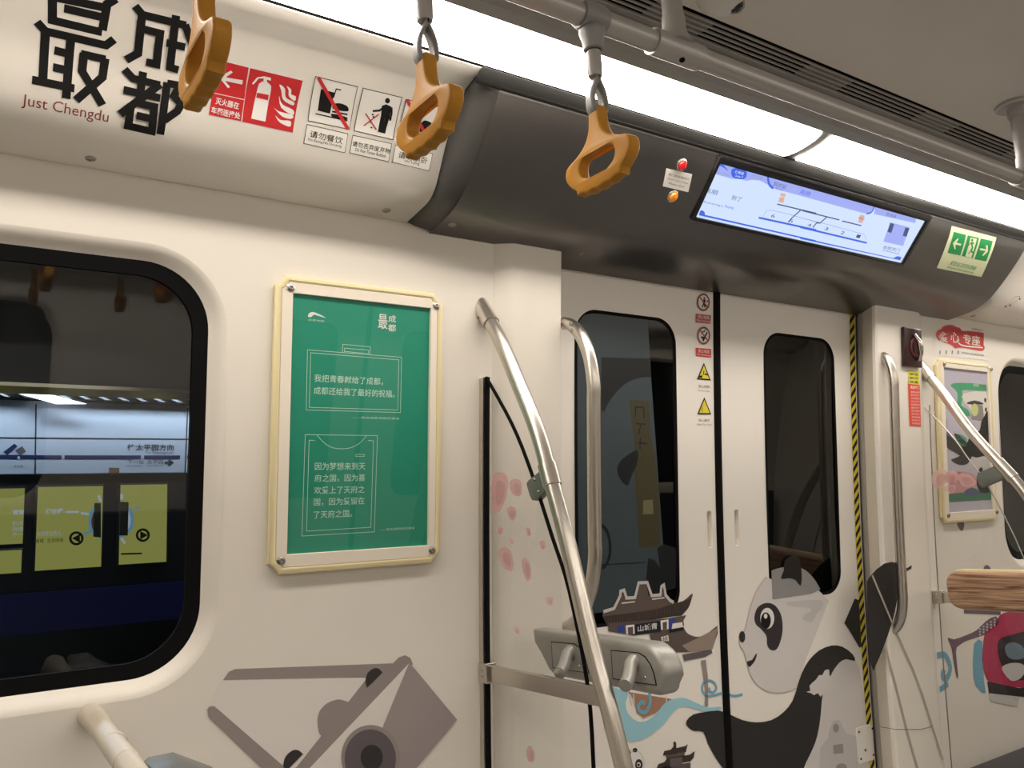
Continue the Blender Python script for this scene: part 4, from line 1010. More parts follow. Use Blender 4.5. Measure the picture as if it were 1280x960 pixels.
# small pagoda and small cub
t = thing('pagoda_mural', 'printed small dark pagoda at the bottom of the left door leaf', 'mural', SD.at(1.83, SD.s_at_z(-.75), 0))
d = Decal(SD, .0012)
d.poly(ZG([(838, 872), (836, 858), (842, 852), (848, 860), (848, 880), (884, 872), (894, 864), (886, 896), (860, 900), (830, 906), (794, 910), (800, 892), (826, 886)]), BROWND, 0)
d.poly(ZG([(806, 908), (882, 898), (880, 918), (810, 926)]), BROWN, 0); d.poly(ZG([(770, 962), (776, 944), (800, 936), (812, 920), (880, 910), (902, 906), (922, 892), (918, 918), (904, 934), (860, 940), (830, 960)]), BROWND, 0)
d.poly(ZG([(822, 922), (872, 914), (872, 950), (824, 956)]), SGREY, 1); d.poly(ZG([(790, 955), (905, 938), (905, 1060), (790, 1060)]), BROWN, 0)
d.build('tower', t)
t = thing('cub_mural', 'printed small panda cub face at the bottom left of the door', 'mural', SD.at(1.68, SD.s_at_z(-.75), 0))
d = Decal(SD, .0012); d.poly(ZG(ell(685, 945, 34, 55)), WHT, 0); d.line(ZG(ell(685, 945, 34, 55)), .001, LINEG, 1, True); d.build('face', t)
d = Decal(SD, .0012); d.poly(ZG(ell(683, 888, 9, 9)), HAIR, 1); d.build('ear', t)
d = Decal(SD, .0012); d.poly(ZG(ell(656, 900, 9, 16)), HAIR, 1); d.build('ear', t)
d = Decal(SD, .0012); d.poly(ZG(ell(698, 946, 15, 22)), HAIR, 1); d.poly(ZG(ell(697, 946, 8, 10)), WHT, 2); d.poly(ZG(ell(696, 947, 5, 6)), BLK, 3); d.build('eye', t)

# large panda over both leaves and the right pillar
t = thing('panda_mural', 'large printed black and white panda reaching across the right door leaf', 'mural', SD.at(2.2, SD.s_at_z(-.8), 0))
d = Decal(SD, .0012)
head = smooth(ZPn([(440, 195), (410, 235), (385, 290), (368, 350), (355, 405), (334, 440), (334, 470), (352, 498), (362, 540), (378, 590), (405, 628), (450, 655), (510, 658), (560, 640)]), 3, False)
d.poly(head+ZPn([(600, 520), (690, 290), (640, 240), (560, 250)]), PALE, 0)
d.line(head, .0022, LINEG, 1); d.build('head', t)
d = Decal(SD, .0012); d.clip = (2.172+.010, 2.535-.010, SD.s_at_z(-.275), SD.s_at_z(.545))
d.poly(smooth(ZPn([(425, 200), (455, 172), (500, 158), (560, 155), (600, 172), (632, 206), (655, 245)]), 3, False)+ZPn([(560, 290), (430, 290)]), FILMG, 3); d.build('forehead_film', t)
d = Decal(SD, .0012); d.clip = (2.172+.010, 2.535-.010, SD.s_at_z(-.275), SD.s_at_z(.545))
d.poly(smooth(ZPn([(497, 203), (508, 170), (512, 130), (545, 108), (572, 125), (580, 190), (575, 232), (556, 208), (528, 200)]), 2), FILMD, 5); d.build('ear', t)
d = Decal(SD, .0012)
d.poly(smooth(ZPn([(392, 355), (405, 318), (435, 300), (470, 306), (496, 340), (505, 390), (500, 440), (482, 484), (458, 488), (443, 468), (440, 432), (418, 404), (398, 385)]), 3), DGREY, 1); d.build('eye_patch', t)
d = Decal(SD, .0012); d.poly(ZPn(ell(443, 361, 28, 42)), WHT, 2); d.poly(ZPn(ell(437, 370, 20, 33)), BLK, 3); d.poly(ZPn(ell(436, 352, 7, 10)), WHT, 4); d.build('eye', t)
d = Decal(SD, .0012); d.poly(ZPn(ell(343, 435, 12, 23)), DGREY, 2); d.build('nose', t)
d = Decal(SD, .0012); d.poly(smooth(ZPn([(362, 534), (382, 527), (396, 505), (402, 503), (396, 526), (386, 542), (370, 556)]), 2), HAIR, 2); d.build('mouth', t)
d = Decal(SD, .0012); d.poly(smooth(ZPn([(515, 300), (560, 292), (660, 288), (662, 322), (640, 345), (622, 375), (586, 366), (592, 346), (622, 330), (600, 318), (545, 314)]), 3), PALE2, 1); d.build('grey_marking', t)
d = Decal(SD, .0012)
d.poly(ZPn([(640, 560), (700, 480), (780, 500), (812, 560), (850, 800), (860, 1080), (600, 1080), (600, 960)]), PALE, 0); d.build('belly', t)
d = Decal(SD, .0012)
body = smooth(ZPn([(120, 772), (148, 745), (200, 735), (250, 730), (300, 748), (345, 768), (400, 777), (460, 768), (510, 735), (545, 690), (565, 630), (582, 580), (610, 530), (650, 490), (700, 470), (745, 475), (785, 505), (794, 532), (760, 524), (730, 540), (702, 580), (690, 612), (670, 645), (662, 690), (658, 740), (650, 800), (635, 860), (600, 935), (560, 1000), (420, 1060), (310, 1010), (262, 955), (235, 915), (205, 860), (188, 815), (152, 812), (126, 796)]), 2)
d.poly(body, HAIR, 1); d.build('arms_and_body', t)
d = Decal(SD, .0012)
d.poly(smooth(ZPn([(598, 655), (616, 650), (612, 630), (638, 606), (650, 588), (664, 588), (672, 570), (690, 566), (692, 588), (708, 606), (705, 640), (690, 656), (670, 660), (656, 674), (645, 660), (630, 668), (618, 660)]), 2), PALE, 2); d.build('white_blossom', t)
d = Decal(SD, .0012); d.poly(ZPn([(794, 282), (752, 380), (770, 406), (790, 440), (812, 478), (830, 470), (815, 290)]), HAIR, 0); d.build('far_arm', t)
SPR = Surf([(yw(z)-.0205, z) for _, z in WP])
arm = ZPn([(842, 215), (850, 200), (880, 165), (912, 142), (940, 136), (965, 140), (985, 152), (1004, 160), (1022, 148), (1020, 163), (1004, 172), (985, 178), (975, 230), (955, 330), (944, 375), (925, 432), (900, 500), (868, 572), (850, 520), (845, 400)])
d = Decal(SPR); d.poly(arm, HAIR, 0); d.build('raised_arm', t)
d = Decal(SD, .0012)
d.poly(ZPn([(686, 840), (692, 805), (708, 770), (734, 768), (748, 800), (760, 822), (800, 832), (806, 960), (806, 1080), (652, 1080), (655, 880)]), PALE2, 1)
d.poly(ZPn([(706, 868), (746, 862), (748, 900), (708, 904)]), MGREY2, 2); d.poly(ZPn(ell(718, 800, 12, 18, 16)), MGREY2, 2); d.poly(ZPn(ell(740, 955, 22, 14, 16)), MGREY2, 2)
tag(d.build('tower_silhouette'), 'pale grey printed tower silhouette low beside the pandas belly', 'mural')

# warning stickers above one another on the left leaf
ZS1 = lambda L: zz(855, 355, 9.6, L); ZS2 = lambda L: zz(855, 440, 9.6, L)
def prohib(nm, lb, c, fn, q, tx, te, redm):
    d = Decal(SD); d.poly(ell(*c, 7.6, 10.6, 32), STICK, 0); fn(d)
    d.line(ell(*c, 7.2, 10.0, 32), .0058, DRED, 3, True); d.line([(c[0]-5.3, c[1]-7.5), (c[0]+5.3, c[1]+6.5)], .0045, DRED, 2)
    d.poly(ZS1(q), redm, 0); d.text(tx, *ZS1([(q[0][0]+28, q[0][1]+14), (q[1][0]-24, q[0][1]+60)]), STICK, 1, h=4.4); d.text(te, *ZS1([(q[0][0]+14, q[0][1]+68), (q[1][0]-12, q[0][1]+96)]), STICK, 1, h=2.6)
    d.done(nm, lb, 'sticker', None)
REDF = mat('faded_red', srgb(186, 92, 88), .45)
def f1(d):
    d.poly(ZS1(ell(238, 168, 9, 12, 12)), BLK, 1); d.poly(ZS1([(228, 182), (252, 184), (250, 235), (258, 280), (240, 282), (234, 245), (222, 284), (208, 282), (224, 230)]), BLK, 1); d.line(ZS1([(262, 215), (292, 200)]), .003, BLK, 1)
def f2(d):
    d.line(ZS1([(200, 640), (262, 650)]), .006, BLK, 1); d.line(smooth(ZS1([(210, 600), (218, 575), (240, 570), (250, 545)]), 3, False), .003, BLK, 1); d.poly(ZS1(ell(228, 672, 12, 16, 12)), BLK, 1); d.line(ZS1([(228, 670), (275, 580)]), .005, BLK, 1)
prohib('no_leaning_sticker', 'topmost round red prohibition sticker on the door, over a faded red label', (878.6, 377.9), f1, [(138, 355), (322, 376), (316, 480), (135, 462)], '禁止倚靠', 'No leaning', REDF)
prohib('no_smoking_sticker', 'round no smoking sticker over a bright red label, second from the top', (879, 419.5), f2, [(138, 766), (322, 780), (322, 884), (138, 866)], '禁止吸烟', 'No Smoking', RED)
def tri(nm, lb, a, b_, c, fn, tx, te, T, E):
    d = Decal(SD); A, B, Cc = ZS2([a, b_, c]); d.poly([A, B, Cc], BLK, 0)
    m = ((A[0]+B[0]+Cc[0])/3, (A[1]+B[1]+Cc[1])/3); k = .76
    d.poly([(m[0]+(p[0]-m[0])*k, m[1]+(p[1]-m[1])*k) for p in (A, B, Cc)], YEL, 1); fn(d)
    d.text(tx, *ZS2(T), SGREY, 1, h=3.6); d.text(te, *ZS2(E), MGREY, 1, h=2.1); d.done(nm, lb, 'sticker')
tri('gap_warning_sticker', 'yellow triangle warning sticker just below the bright red label', (235, 128), (318, 342), (150, 330), lambda d: (d.poly(ZS2([(178, 285), (215, 280), (212, 312), (172, 310)]), BLK, 2), d.poly(ZS2([(242, 258), (290, 265), (288, 280), (242, 276)]), BLK, 2), d.line(ZS2([(225, 275), (235, 225)]), .003, BLK, 2)), '当心间隙', 'Mind the Gap', [(168, 392), (302, 434)], [(164, 452), (306, 476)])
tri('hand_warning_sticker', 'lowest yellow triangle warning sticker on the left door leaf', (240, 542), (324, 752), (156, 748), lambda d: d.poly(ZS2([(205, 690), (222, 640), (214, 690), (220, 728)]), BLK, 2), '当心夹手', 'Mind Your Hand', [(170, 800), (306, 838)], [(156, 856), (328, 878)])
d = Decal(SPR); d.line([(1089.5, 719), (1113, 775), (1141, 838), (1153, 870), (1178, 950)], .0085, LINEG, 4)  # flat grey line laid on the pillar face
d.done('pillar_line', 'long grey line slanting down over the right pillar', 'decal')
d = Decal(SPR); d.line([(1106, 808), (1120, 860), (1135, 920), (1147, 962), (1160, 1010)], .0105, LINEG, 1)
d.done('pillar_line', 'second, lower grey line on the right pillar', 'decal')

d = Decal(SPR); d.line([(1098, 908), (1118, 911.5), (1150, 911.5), (1164, 908)], .0016, SGREY, 5)
d.done('panel_joint', 'thin horizontal joint across the right pillar near the bottom of the photo', 'joint')
# ------------------------------------------------------------------ hazard tape, lock plate, jamb seal
HU0, HU1 = 2.624, 2.652
b = Decal(SD, .0015)
zlo, zhi = sz(-1.28), SD.s_at_z(.66)
b.uvpoly([(HU0, zlo), (HU1, zlo), (HU1, zhi), (HU0, zhi)], YEL, 0)
k = zlo; pit = .0365
b.clip = (HU0, HU1, zlo, zhi)
while k < zhi:
    b.uvpoly([(HU0, k), (HU1, k+.030), (HU1, k+.030+pit*.46), (HU0, k+pit*.46)], BLK, 1); k += pit
b.done('hazard_tape', 'yellow and black striped tape down the right edge of the door', 'tape')
zs = [-1.3+.1*i for i in range(20)]+[.69]
b = MB(); b.tube([(2.672, yw(z)+.066, z) for z in zs], .0135, mat('jamb_seal_grey', (.30, .28, .25), .5), 12); tag(b.build('jamb_seal'), 'rounded grey seal running down between the striped tape and right pillar', 'seal')
h0 = SD.hit(1062, 402)[1]
u, s_ = SD.hit(1078, 930); p = SD.at(u, s_, 0)
t = thing('lock_plate', 'small white lock plate with four screws low on the right door', 'plate', p)
ua, sa = SD.hit(1068.5, 910); ub, sb = SD.hit(1091, 949)
b = MB(); b.prism([rrect(ua, ub, sb, sa, .006, 3)], lambda a, c, h: SD.at(a, c, h), .0005, .0065, STICK, .0015, 1); b.build('plate', t)
for px in ((1071.5, 914.5), (1088, 910), (1074, 948), (1089.5, 943)):
    q = SD.at(*SD.hit(*px), .0065); b = MB(); b.screw(q, (0, -1, .05), .0035, RUBBER); b.build('screw', t)
q = SD.at(*SD.hit(1079.5, 937), .0065); b = MB(); b.lathe([(.0045, 0), (.0045, .001), (.003, .001), (.0025, 0)], q, (0, -1, .05), RUBBER, 16); b.build('keyhole', t)

# ------------------------------------------------------------------ emergency handle and its sticker, on the right pillar
ZM = lambda L: zz(1105, 400, 6.857, L)
h = [SPR.hit(*p) for p in ZM([(140, 58), (312, 82), (322, 416), (150, 398)])]
u0, u1, s0, s1 = (h[0][0]+h[3][0])/2, (h[1][0]+h[2][0])/2, (h[2][1]+h[3][1])/2, (h[0][1]+h[1][1])/2
u1 = min(u1, 2.878)
t = thing('emergency_handle', 'dark glossy emergency door release box on the right pillar', 'emergency release', SPR.at((u0+u1)/2, s0, 0))
b = MB(); b.prism([rrect(u0, u1, s0, s1, .006, 3)], lambda a, c, q: SPR.at(a, c, q), .0005, .014, mat('release_maroon', srgb(46, 22, 22), .22), .003, 2); b.build('box', t)
cu, cs = u0+(u1-u0)*.62, (s0+s1)/2
b = MB(); b.prism([ell(cu, cs, .036, .036, 32), ell(cu, cs, .026, .026, 32)[::-1]], lambda a, c, q: SPR.at(a, c, q), .014, .018, mat('release_red', srgb(96, 40, 44), .3), .001, 1); b.build('ring', t)
b = MB(); b.tube([SPR.at(cu-.012, cs+.045, .018), SPR.at(cu-.004, cs+.02, .030), SPR.at(cu, cs, .032), SPR.at(cu+.006, cs-.022, .030), SPR.at(cu+.012, cs-.045, .018)], [.006, .008, .010, .008, .006], mat('release_chrome', (.75, .72, .70), .12, 1), 14); b.build('lever', t)
d = Decal(SPR); d.poly(ZM([(203, 425), (300, 448), (304, 556), (207, 545)]), mat('sticker_yellow', srgb(216, 208, 74), .45), 0); d.poly(ZM([(204, 546), (304, 557), (315, 914), (217, 908)]), mat('sticker_red', srgb(226, 76, 62), .45), 0)
for i, tx in enumerate(('紧急', '解锁', '装置')): d.text(tx, *ZM([(216, 450+i*34), (292, 478+i*34)]), DGREY, 1, h=3.2)
d.text('紧急开门', *ZM([(224, 562), (292, 600)]), STICK, 1, .02, h=4)
for i in range(11): d.text(('请勿擅动此装置', '紧急时拉下', '车停稳后', '用力拉开门')[i % 4], *ZM([(226+i*1.0, 608+i*27), (300+i*.8, 628+i*27)]), STICK, 1, h=2.3)
d.done('instruction_sticker', 'narrow yellow and red instruction sticker under the emergency release box', 'sticker')

# ------------------------------------------------------------------ priority seat sticker and second poster at the right
ZL = lambda L: zz(1150, 390, 7.385, L)
d = Decal(SW); d.poly(ZL([(132, 170), (240, 120), (588, 165), (622, 445), (130, 400)]), STICK, 0)
HR = mat('heart_red', srgb(196, 56, 60), .45); HR2 = mat('heart_rim', srgb(214, 120, 112), .45)
cloud = smooth(ZL([(142, 205), (160, 172), (190, 160), (205, 140), (250, 122), (300, 125), (330, 140), (365, 150), (385, 175), (460, 178), (570, 192), (584, 210), (582, 300), (592, 330), (570, 358), (500, 350), (420, 335), (350, 330), (320, 335), (290, 310), (250, 290), (200, 275), (160, 255)]), 3)
d.poly(cloud, HR, 1); d.line(cloud, .003, HR2, 2, True)
d.text('爱', *ZL([(175, 190), (255, 270)]), STICK, 2, .01, h=11); d.text('心', *ZL([(275, 180), (360, 300)]), STICK, 2, .01, h=13); d.text('专座', *ZL([(392, 198), (552, 306)]), STICK, 2, .012, h=13)
d.line(smooth(ZL([(165, 215), (180, 240), (205, 235), (220, 195), (200, 185)]), 3, False), .003, STICK, 2); d.line(smooth(ZL([(350, 250), (355, 290), (400, 312), (480, 322), (575, 330)]), 3, False), .005, STICK, 2)
for x in (178, 235, 290, 345): d.poly(ZL([(x, 350), (x+9, 362), (x+4, 392), (x-4, 390)]), SGREY, 2)
d.text('请将座位让给有需要的乘客', *ZL([(380, 366), (585, 412)]), SGREY, 2, h=2.6)
d.text('温馨提示', *ZL([(470, 145), (585, 185)]), MGREY, 2, h=2.4)
d.done('priority_seat_sticker', 'white sticker with red cloud lettering above the right hand poster', 'sticker')
ZB = lambda L: zz(1060, 370, 5.0545, L); ZB2 = lambda L: zz(1060, 540, 4.3636, L)
LAV = mat('poster_lavender', srgb(196, 190, 204), .45); PGR = mat('poster_green', srgb(70, 168, 120), .45); PGR2 = mat('poster_dark_green', srgb(40, 120, 86), .45); PPK = mat('poster_pink', srgb(206, 150, 152), .45); PBL = mat('poster_blue', srgb(70, 86, 128), .45); PLM = mat('poster_lime', srgb(206, 214, 140), .45)
def art2(d, cor, t):
    d.uvpoly([cor], LAV); us = [c[0] for c in cor]; ss = [c[1] for c in cor]; d.clip = (min(us), max(us), min(ss), max(ss))
    d.poly(smooth(ZB([(650, 560), (700, 548), (870, 560), (880, 600), (760, 595), (720, 600), (730, 640), (715, 690), (760, 720), (770, 760), (700, 745), (690, 680), (690, 610), (655, 575)]), 2), PGR, 1)
    d.poly(smooth(ZB([(730, 615), (870, 605), (885, 700), (880, 780), (840, 780), (760, 700), (728, 660)]), 2), STICK, 2)
    d.poly(smooth(ZB([(755, 672), (800, 660), (848, 674), (848, 686), (758, 684)]), 2), DGREY, 3); d.poly(ZB(ell(800, 720, 22, 40, 20)), PLM, 4); d.poly(ZB([(780, 686), (850, 690), (860, 790), (780, 780)]), MGREY, 3)
    d.poly(smooth(ZB([(890, 730), (860, 760), (840, 800), (830, 850), (780, 880), (750, 930), (740, 1000), (890, 1000)]), 2), BLK, 4)
    d.poly(ZB([(860, 645), (872, 648), (872, 672), (860, 668)]), BLK, 3); d.poly(ZB([(866, 705), (876, 706), (874, 730), (864, 728)]), BLK, 3)
    d.text('成都', *ZB([(790, 552), (826, 575)]), WHT, 3); d.text('公益', *ZB([(832, 560), (864, 582)]), RED, 3)
    d.poly(smooth(ZB2([(528, 10), (600, 60), (640, 80), (700, 10), (780, 0), (700, 60), (680, 120), (650, 175), (600, 178), (560, 150), (610, 130), (550, 95), (528, 60)]), 2), BLK, 4)
    d.poly(smooth(ZB2([(590, 10), (640, 30), (650, 80), (600, 70)]), 2), PGR, 3); d.poly(ZB2([(528, 0), (545, 0), (640, 110), (640, 150), (528, 60)]), PBL, 2)
    d.poly(smooth(ZB2([(650, 150), (780, 140), (780, 200), (660, 190)]), 2), PALE2, 2)
    d.poly(smooth(ZB2([(528, 230), (600, 215), (680, 230), (700, 290), (620, 330), (528, 330)]), 2), PPK, 3); d.poly(ZB2(ell(570, 272, 14, 20, 12)), DRED, 4); d.poly(ZB2(ell(608, 250, 8, 34, 12)), DRED, 4)
    d.poly(smooth(ZB2([(715, 200), (732, 195), (740, 240), (770, 300), (770, 330), (720, 330), (700, 280), (706, 230)]), 2), BLK, 4); d.poly(smooth(ZB2([(630, 330), (660, 306), (700, 310), (720, 340), (640, 345)]), 2), PBL, 4)
    d.poly(ZB2([(528, 340), (600, 332), (780, 325), (780, 370), (528, 384)]), PGR2, 3)
    d.line(ZB([(625, 780), (622, 840)]), .0022, BLK, 3); d.text('志愿者之歌', *ZB([(606, 685), (650, 700)]), SGREY, 3, h=1.6); d.text('成都欢迎你', *ZB([(606, 705), (640, 715)]), SGREY, 3, h=1.4)
    d.poly(smooth(ZB([(668, 868), (700, 880), (750, 930), (740, 960), (690, 910)]), 2), DGREY, 3)
poster_frame('lavender and green illustrated poster in a cream frame at the right', [(1167, 447), (1238, 458), (1241, 649), (1173, 656)], [(1172, 450), (1236, 461), (1239, 645), (1177, 652)],
             [(1178, 459), (1232, 466), (1238, 637), (1181, 641)], [(1176, 455.5), (1235, 461.5), (1242, 640), (1181.5, 644)], 0, art2)
# blossoms and other printed marks on the right wall, behind the partition
PINKF = film('petal_pink', srgb(210, 150, 150), .62); PINKH = film('petal_heart', srgb(186, 104, 112), .2); PINKL = film('petal_pale', srgb(220, 178, 176), .6); PURP = mat('art_purple', srgb(110, 84, 100), .45); MAG = mat('art_magenta', srgb(176, 40, 82), .5, noise=.15, nscale=40); GB = mat('art_grey_blue', srgb(106, 128, 140), .5); BK2 = mat('art_soft_black', srgb(36, 26, 30), .5)
PETR = [(ZB2(L), True) for L in ([(478, 215), (512, 200), (540, 215), (548, 250), (530, 290), (495, 310), (465, 290), (458, 250)], [(535, 225), (570, 210), (600, 235), (590, 275), (555, 290), (530, 262)], [(540, 290), (575, 280), (590, 310), (560, 335), (530, 320)], [(600, 230), (650, 228), (690, 250), (700, 285), (650, 300), (610, 280)])]
ZN = lambda L: zz(1140, 760, 4.8, L)
t = thing('flower_mural', 'printed magenta and black round figure on the wall below the wooden pad', 'mural', SW.at(3.45, SW.s_at_z(-.6), 0))
d = Decal(SW); d.poly(smooth(ZN([(440, 140), (500, 90), (530, 40), (600, 20), (760, 10), (860, 200), (800, 460), (640, 475), (520, 465), (450, 430), (420, 330), (425, 230)]), 3), MAG, 0); d.build('magenta_body', t)
d = Decal(SW); d.poly(smooth(ZN([(520, 190), (600, 160), (700, 150), (760, 300), (720, 420), (600, 425), (540, 350), (515, 270)]), 3), BK2, 1); d.build('dark_opening', t)
d = Decal(SW); d.poly(smooth(ZN([(555, 230), (600, 205), (660, 230), (680, 290), (620, 310), (570, 290)]), 3), GB, 2); d.build('grey_patch', t)
d = Decal(SW); d.poly(smooth(ZN([(535, 365), (570, 335), (640, 330), (680, 360), (650, 420), (590, 435)]), 3), PALE2, 2); d.build('pale_patch', t)
d = Decal(SW); d.poly(ZN([(450, 440), (640, 480), (760, 470), (760, 540), (640, 530), (460, 510)]), BK2, 1); d.build('dark_base', t)
d = Decal(SW); d.poly(ZN([(465, 510), (640, 540), (632, 595), (480, 560), (460, 545)]), PALE2, 2); d.build('pale_foot', t)
d = Decal(SW); d.poly(smooth(ZN([(212, 178), (250, 188), (330, 160), (390, 130), (440, 80), (500, 50), (520, 90), (470, 140), (420, 165), (330, 195), (280, 225), (262, 260), (275, 400), (268, 420), (250, 330), (236, 240)]), 2), PURP, 0)
for i in range(5):
    for j in range(3): d.poly(ZN(ell(405+i*22, 125-i*14+j*17, 6, 6, 8)), PALE2, 1)
d.done('branch_mural', 'printed purple branch on the wall left of the magenta figure', 'mural')
d = Decal(SW); d.poly(smooth(ZN([(372, 215), (420, 200), (425, 330), (430, 440), (440, 510), (400, 490), (368, 420)]), 2), SKYD, 0); d.done('blue_mural', 'printed blue wavy strip beside the magenta figure', 'mural')
d = Decal(SW); d.line(smooth(ZN([(150, 285), (190, 280), (215, 310), (228, 360), (215, 410), (190, 420), (183, 400), (190, 370)]), 3, False), .022, SKYD, 0); d.line(ZN([(165, 490), (215, 455)]), .02, SKYD, 0); d.done('spiral_mural', 'printed blue spiral on the wall right of the right pillar', 'mural')
d = Decal(SW); d.line(ZN([(310, 15), (530, 25)]), .02, PURP, 0); d.done('petal_decal', 'thin purple printed strip just under the wooden pad', 'decal')
for px in ((1200, 655), (1233, 711)): 
    d = Decal(SW); d.poly(smooth([(px[0]-4, px[1]), (px[0], px[1]-5), (px[0]+5, px[1]), (px[0]+2, px[1]+9)], 3), PURP, 0); d.done('petal_decal', 'small dark petal print under the right hand poster' if px[1] < 700 else 'small dark petal print above the wooden pad', 'decal')

# ------------------------------------------------------------------ partitions beside the doors: post, glass, rail, clamp, pad
def partition(X, label, glabel, rail_px, edge_px, post_px, with_petals):
    SX = PlaneX(X)
    # post on the wall
    t = thing('partition_screen', glabel, 'partition', (X, 1.6, -1.3), 'glass screens beside the doors')
    b = MB(); zs = [-1.3, -.9, -.5, -.2, 0, .2, .335]
    for dx0, dx1, m, w0 in ((-.013, .004, STEEL, .010), ):
        for za, zb in zip(zs[:-1], zs[1:]):
            pass
    pw = .010 if with_petals else .003
    if with_petals: b.prism([[(yw(z)-.0, z) for z in zs]+[(yw(z)-.016, z) for z in zs[::-1]]], lambda a, c, h: Vector((h, a, c)), X-pw, X+pw, STEEL, .001, 1)
    if with_petals: b.build('wall_post', t)
    b = MB()
    b.prism([[(yw(z)-.016, z) for z in zs]+[(yw(z)-(.023 if with_petals else .019), z) for z in zs[::-1]]], lambda a, c, h: Vector((h, a, c)), X-pw*.5, X+pw*.5, RUBBER if with_petals else STEELD); b.build('post_gasket', t)
    e = [PX(*p, X) for p in edge_px]; ee = smooth([(v.y, v.z) for v in e], 4, False)
    last = ee[-1]; ee += [(last[0]-.004, -.70), (last[0]-.004, -1.05)]
    g = [(yw(z)-.022, z) for z in (-1.05, -.7, -.3, 0, .25)]
    poly = [(-a, c) for a, c in ee]+[(-a, c) for a, c in g]
    d = Decal(SX, 0, 0); d.uvpoly(poly, GLASSP); d.build('glass', t)
    b = MB(); b.tube([(X, a, c) for a, c in ee], .0040 if with_petals else .0022, RUBBER if with_petals else STEELD, 8); b.build('edge_seal', t)
    if with_petals:
        pass
    if True:
        for i, (q, pale) in enumerate(PETALS if with_petals else PETR):
            d = Decal(SX, .0016); d.poly(smooth(q, 3), PINKL if pale else PINKF, 0)
            cx_ = sum(p[0] for p in q)/len(q); cy_ = sum(p[1] for p in q)/len(q)
            d.poly(smooth([(cx_+1+(p[0]-cx_)*.55, cy_+1.5+(p[1]-cy_)*.6) for p in q], 3), PINKH, 1); d.build('petal_print', t)
    # cross bar
    y0 = yw(-.33)-.02
    b = MB(); b.box((X-.006, 1.300, -.3505), (X+.008, y0, -.3155), STEEL, .001, 1); b.build('cross_bar', t)
    b = MB(); b.box((X-.0135, yw(-.33)-.036, -.354), (X+.0135, yw(-.33)-.002, -.311), STEEL, .001, 1); o = b.build('bar_bracket', t)
    for z in (-.325, -.338):
        b = MB(); b.screw((X-.0135, yw(-.33)-.018, z), (-1, 0, 0), .0035); b.build('screw', o)
    # curved rail
    r = thing('curved_handrail', label, 'handrail', (X, 1.3, -1.3), 'curved steel rails beside the doors')
    c = [PX(*p, X) for p in rail_px]; path = smooth([(v.y, v.z) for v in c], 5, False); lp = path[-1]
    path += [(lp[0]-.016, lp[1]-.09), (lp[0]-.02, lp[1]-.25), (lp[0]-.02, -1.3)]
    P3 = [Vector((X-.002, a, q)) for a, q in path]
    b = MB(); b.tube(P3, .0172, STEEL, 24); b.build('rail_tube', r)
    dv = (P3[4]-P3[0]).normalized()
    b = MB(); b.tube([P3[0]-dv*.035, P3[0]-dv*.028, P3[0]+dv*.05, P3[0]+dv*.0505], [.012, .0205, .0205, .018], STEELD if False else STEEL, 24); so = b.build('wall_socket', r)
    b = MB(); b.screw(P3[0]+dv*.02+Vector((-.0195, .006, -.004)), (-1, .2, -.2), .004, STEELD); b.build('set_screw', so)
    return t, r, P3
ZU = lambda L: zz(580, 480, 5.333, L)
PETALS = []
def petal(f, L, pale=False): PETALS.append((f(L), pale))
petal(ZU, [(190, 650), (205, 600), (245, 590), (285, 605), (300, 660), (290, 720), (280, 770), (240, 850), (200, 850), (188, 760)])
petal(ZU, [(310, 660), (335, 632), (375, 640), (390, 690), (385, 740), (345, 745), (315, 710)])
petal(ZU, [(290, 840), (310, 815), (345, 830), (350, 880), (325, 912), (300, 880)])
petal(ZG, [(140, 90), (165, 75), (190, 95), (202, 150), (190, 172), (165, 160), (145, 120)])
petal(ZG, [(235, 130), (248, 118), (266, 145), (270, 190), (258, 212), (240, 180)])
petal(ZG, [(305, 55), (318, 50), (328, 70), (320, 86), (308, 76)])
petal(ZG, [(330, 282), (345, 272), (360, 285), (356, 306), (336, 304)], True)
petal(ZG, [(205, 398), (214, 392), (224, 408), (218, 424), (206, 416)], True)
petal(ZG, [(252, 890), (268, 870), (284, 900), (280, 935), (258, 928)])
petal(ZG, [(180, 42), (192, 36), (203, 52), (192, 66)], True)
petal(ZG, [(250, 0), (265, 0), (270, 25), (258, 32)]); petal(ZG, [(135, 0), (158, 0), (155, 20), (140, 22)])
PXL, PXR = 1.075, 2.945
tL, rL, P3L = partition(PXL, 'curved brushed steel rail from the wall beside the green poster to the floor', 'clear glass screen with pink petals left of the door',
          [(605, 388), (626, 425), (650, 482), (673, 540), (691, 605), (706, 660), (722, 727), (744, 820), (765, 895), (781, 960)],
          [(608, 472), (640, 530), (664, 590), (690, 670), (712, 740), (735, 860), (742, 960)], None, True)
tR, rR, P3R = partition(PXR, 'curved steel rail rising to the left at the right edge of the photo', 'clear glass screen in front of the right hand poster',
          [(1153, 460), (1180, 493), (1211, 536), (1252, 582), (1279, 612), (1310, 660), (1350, 740), (1385, 830)],
          [(1155, 508), (1190, 545), (1211, 574), (1236, 609), (1280, 698), (1320, 820), (1335, 900)], None, False)
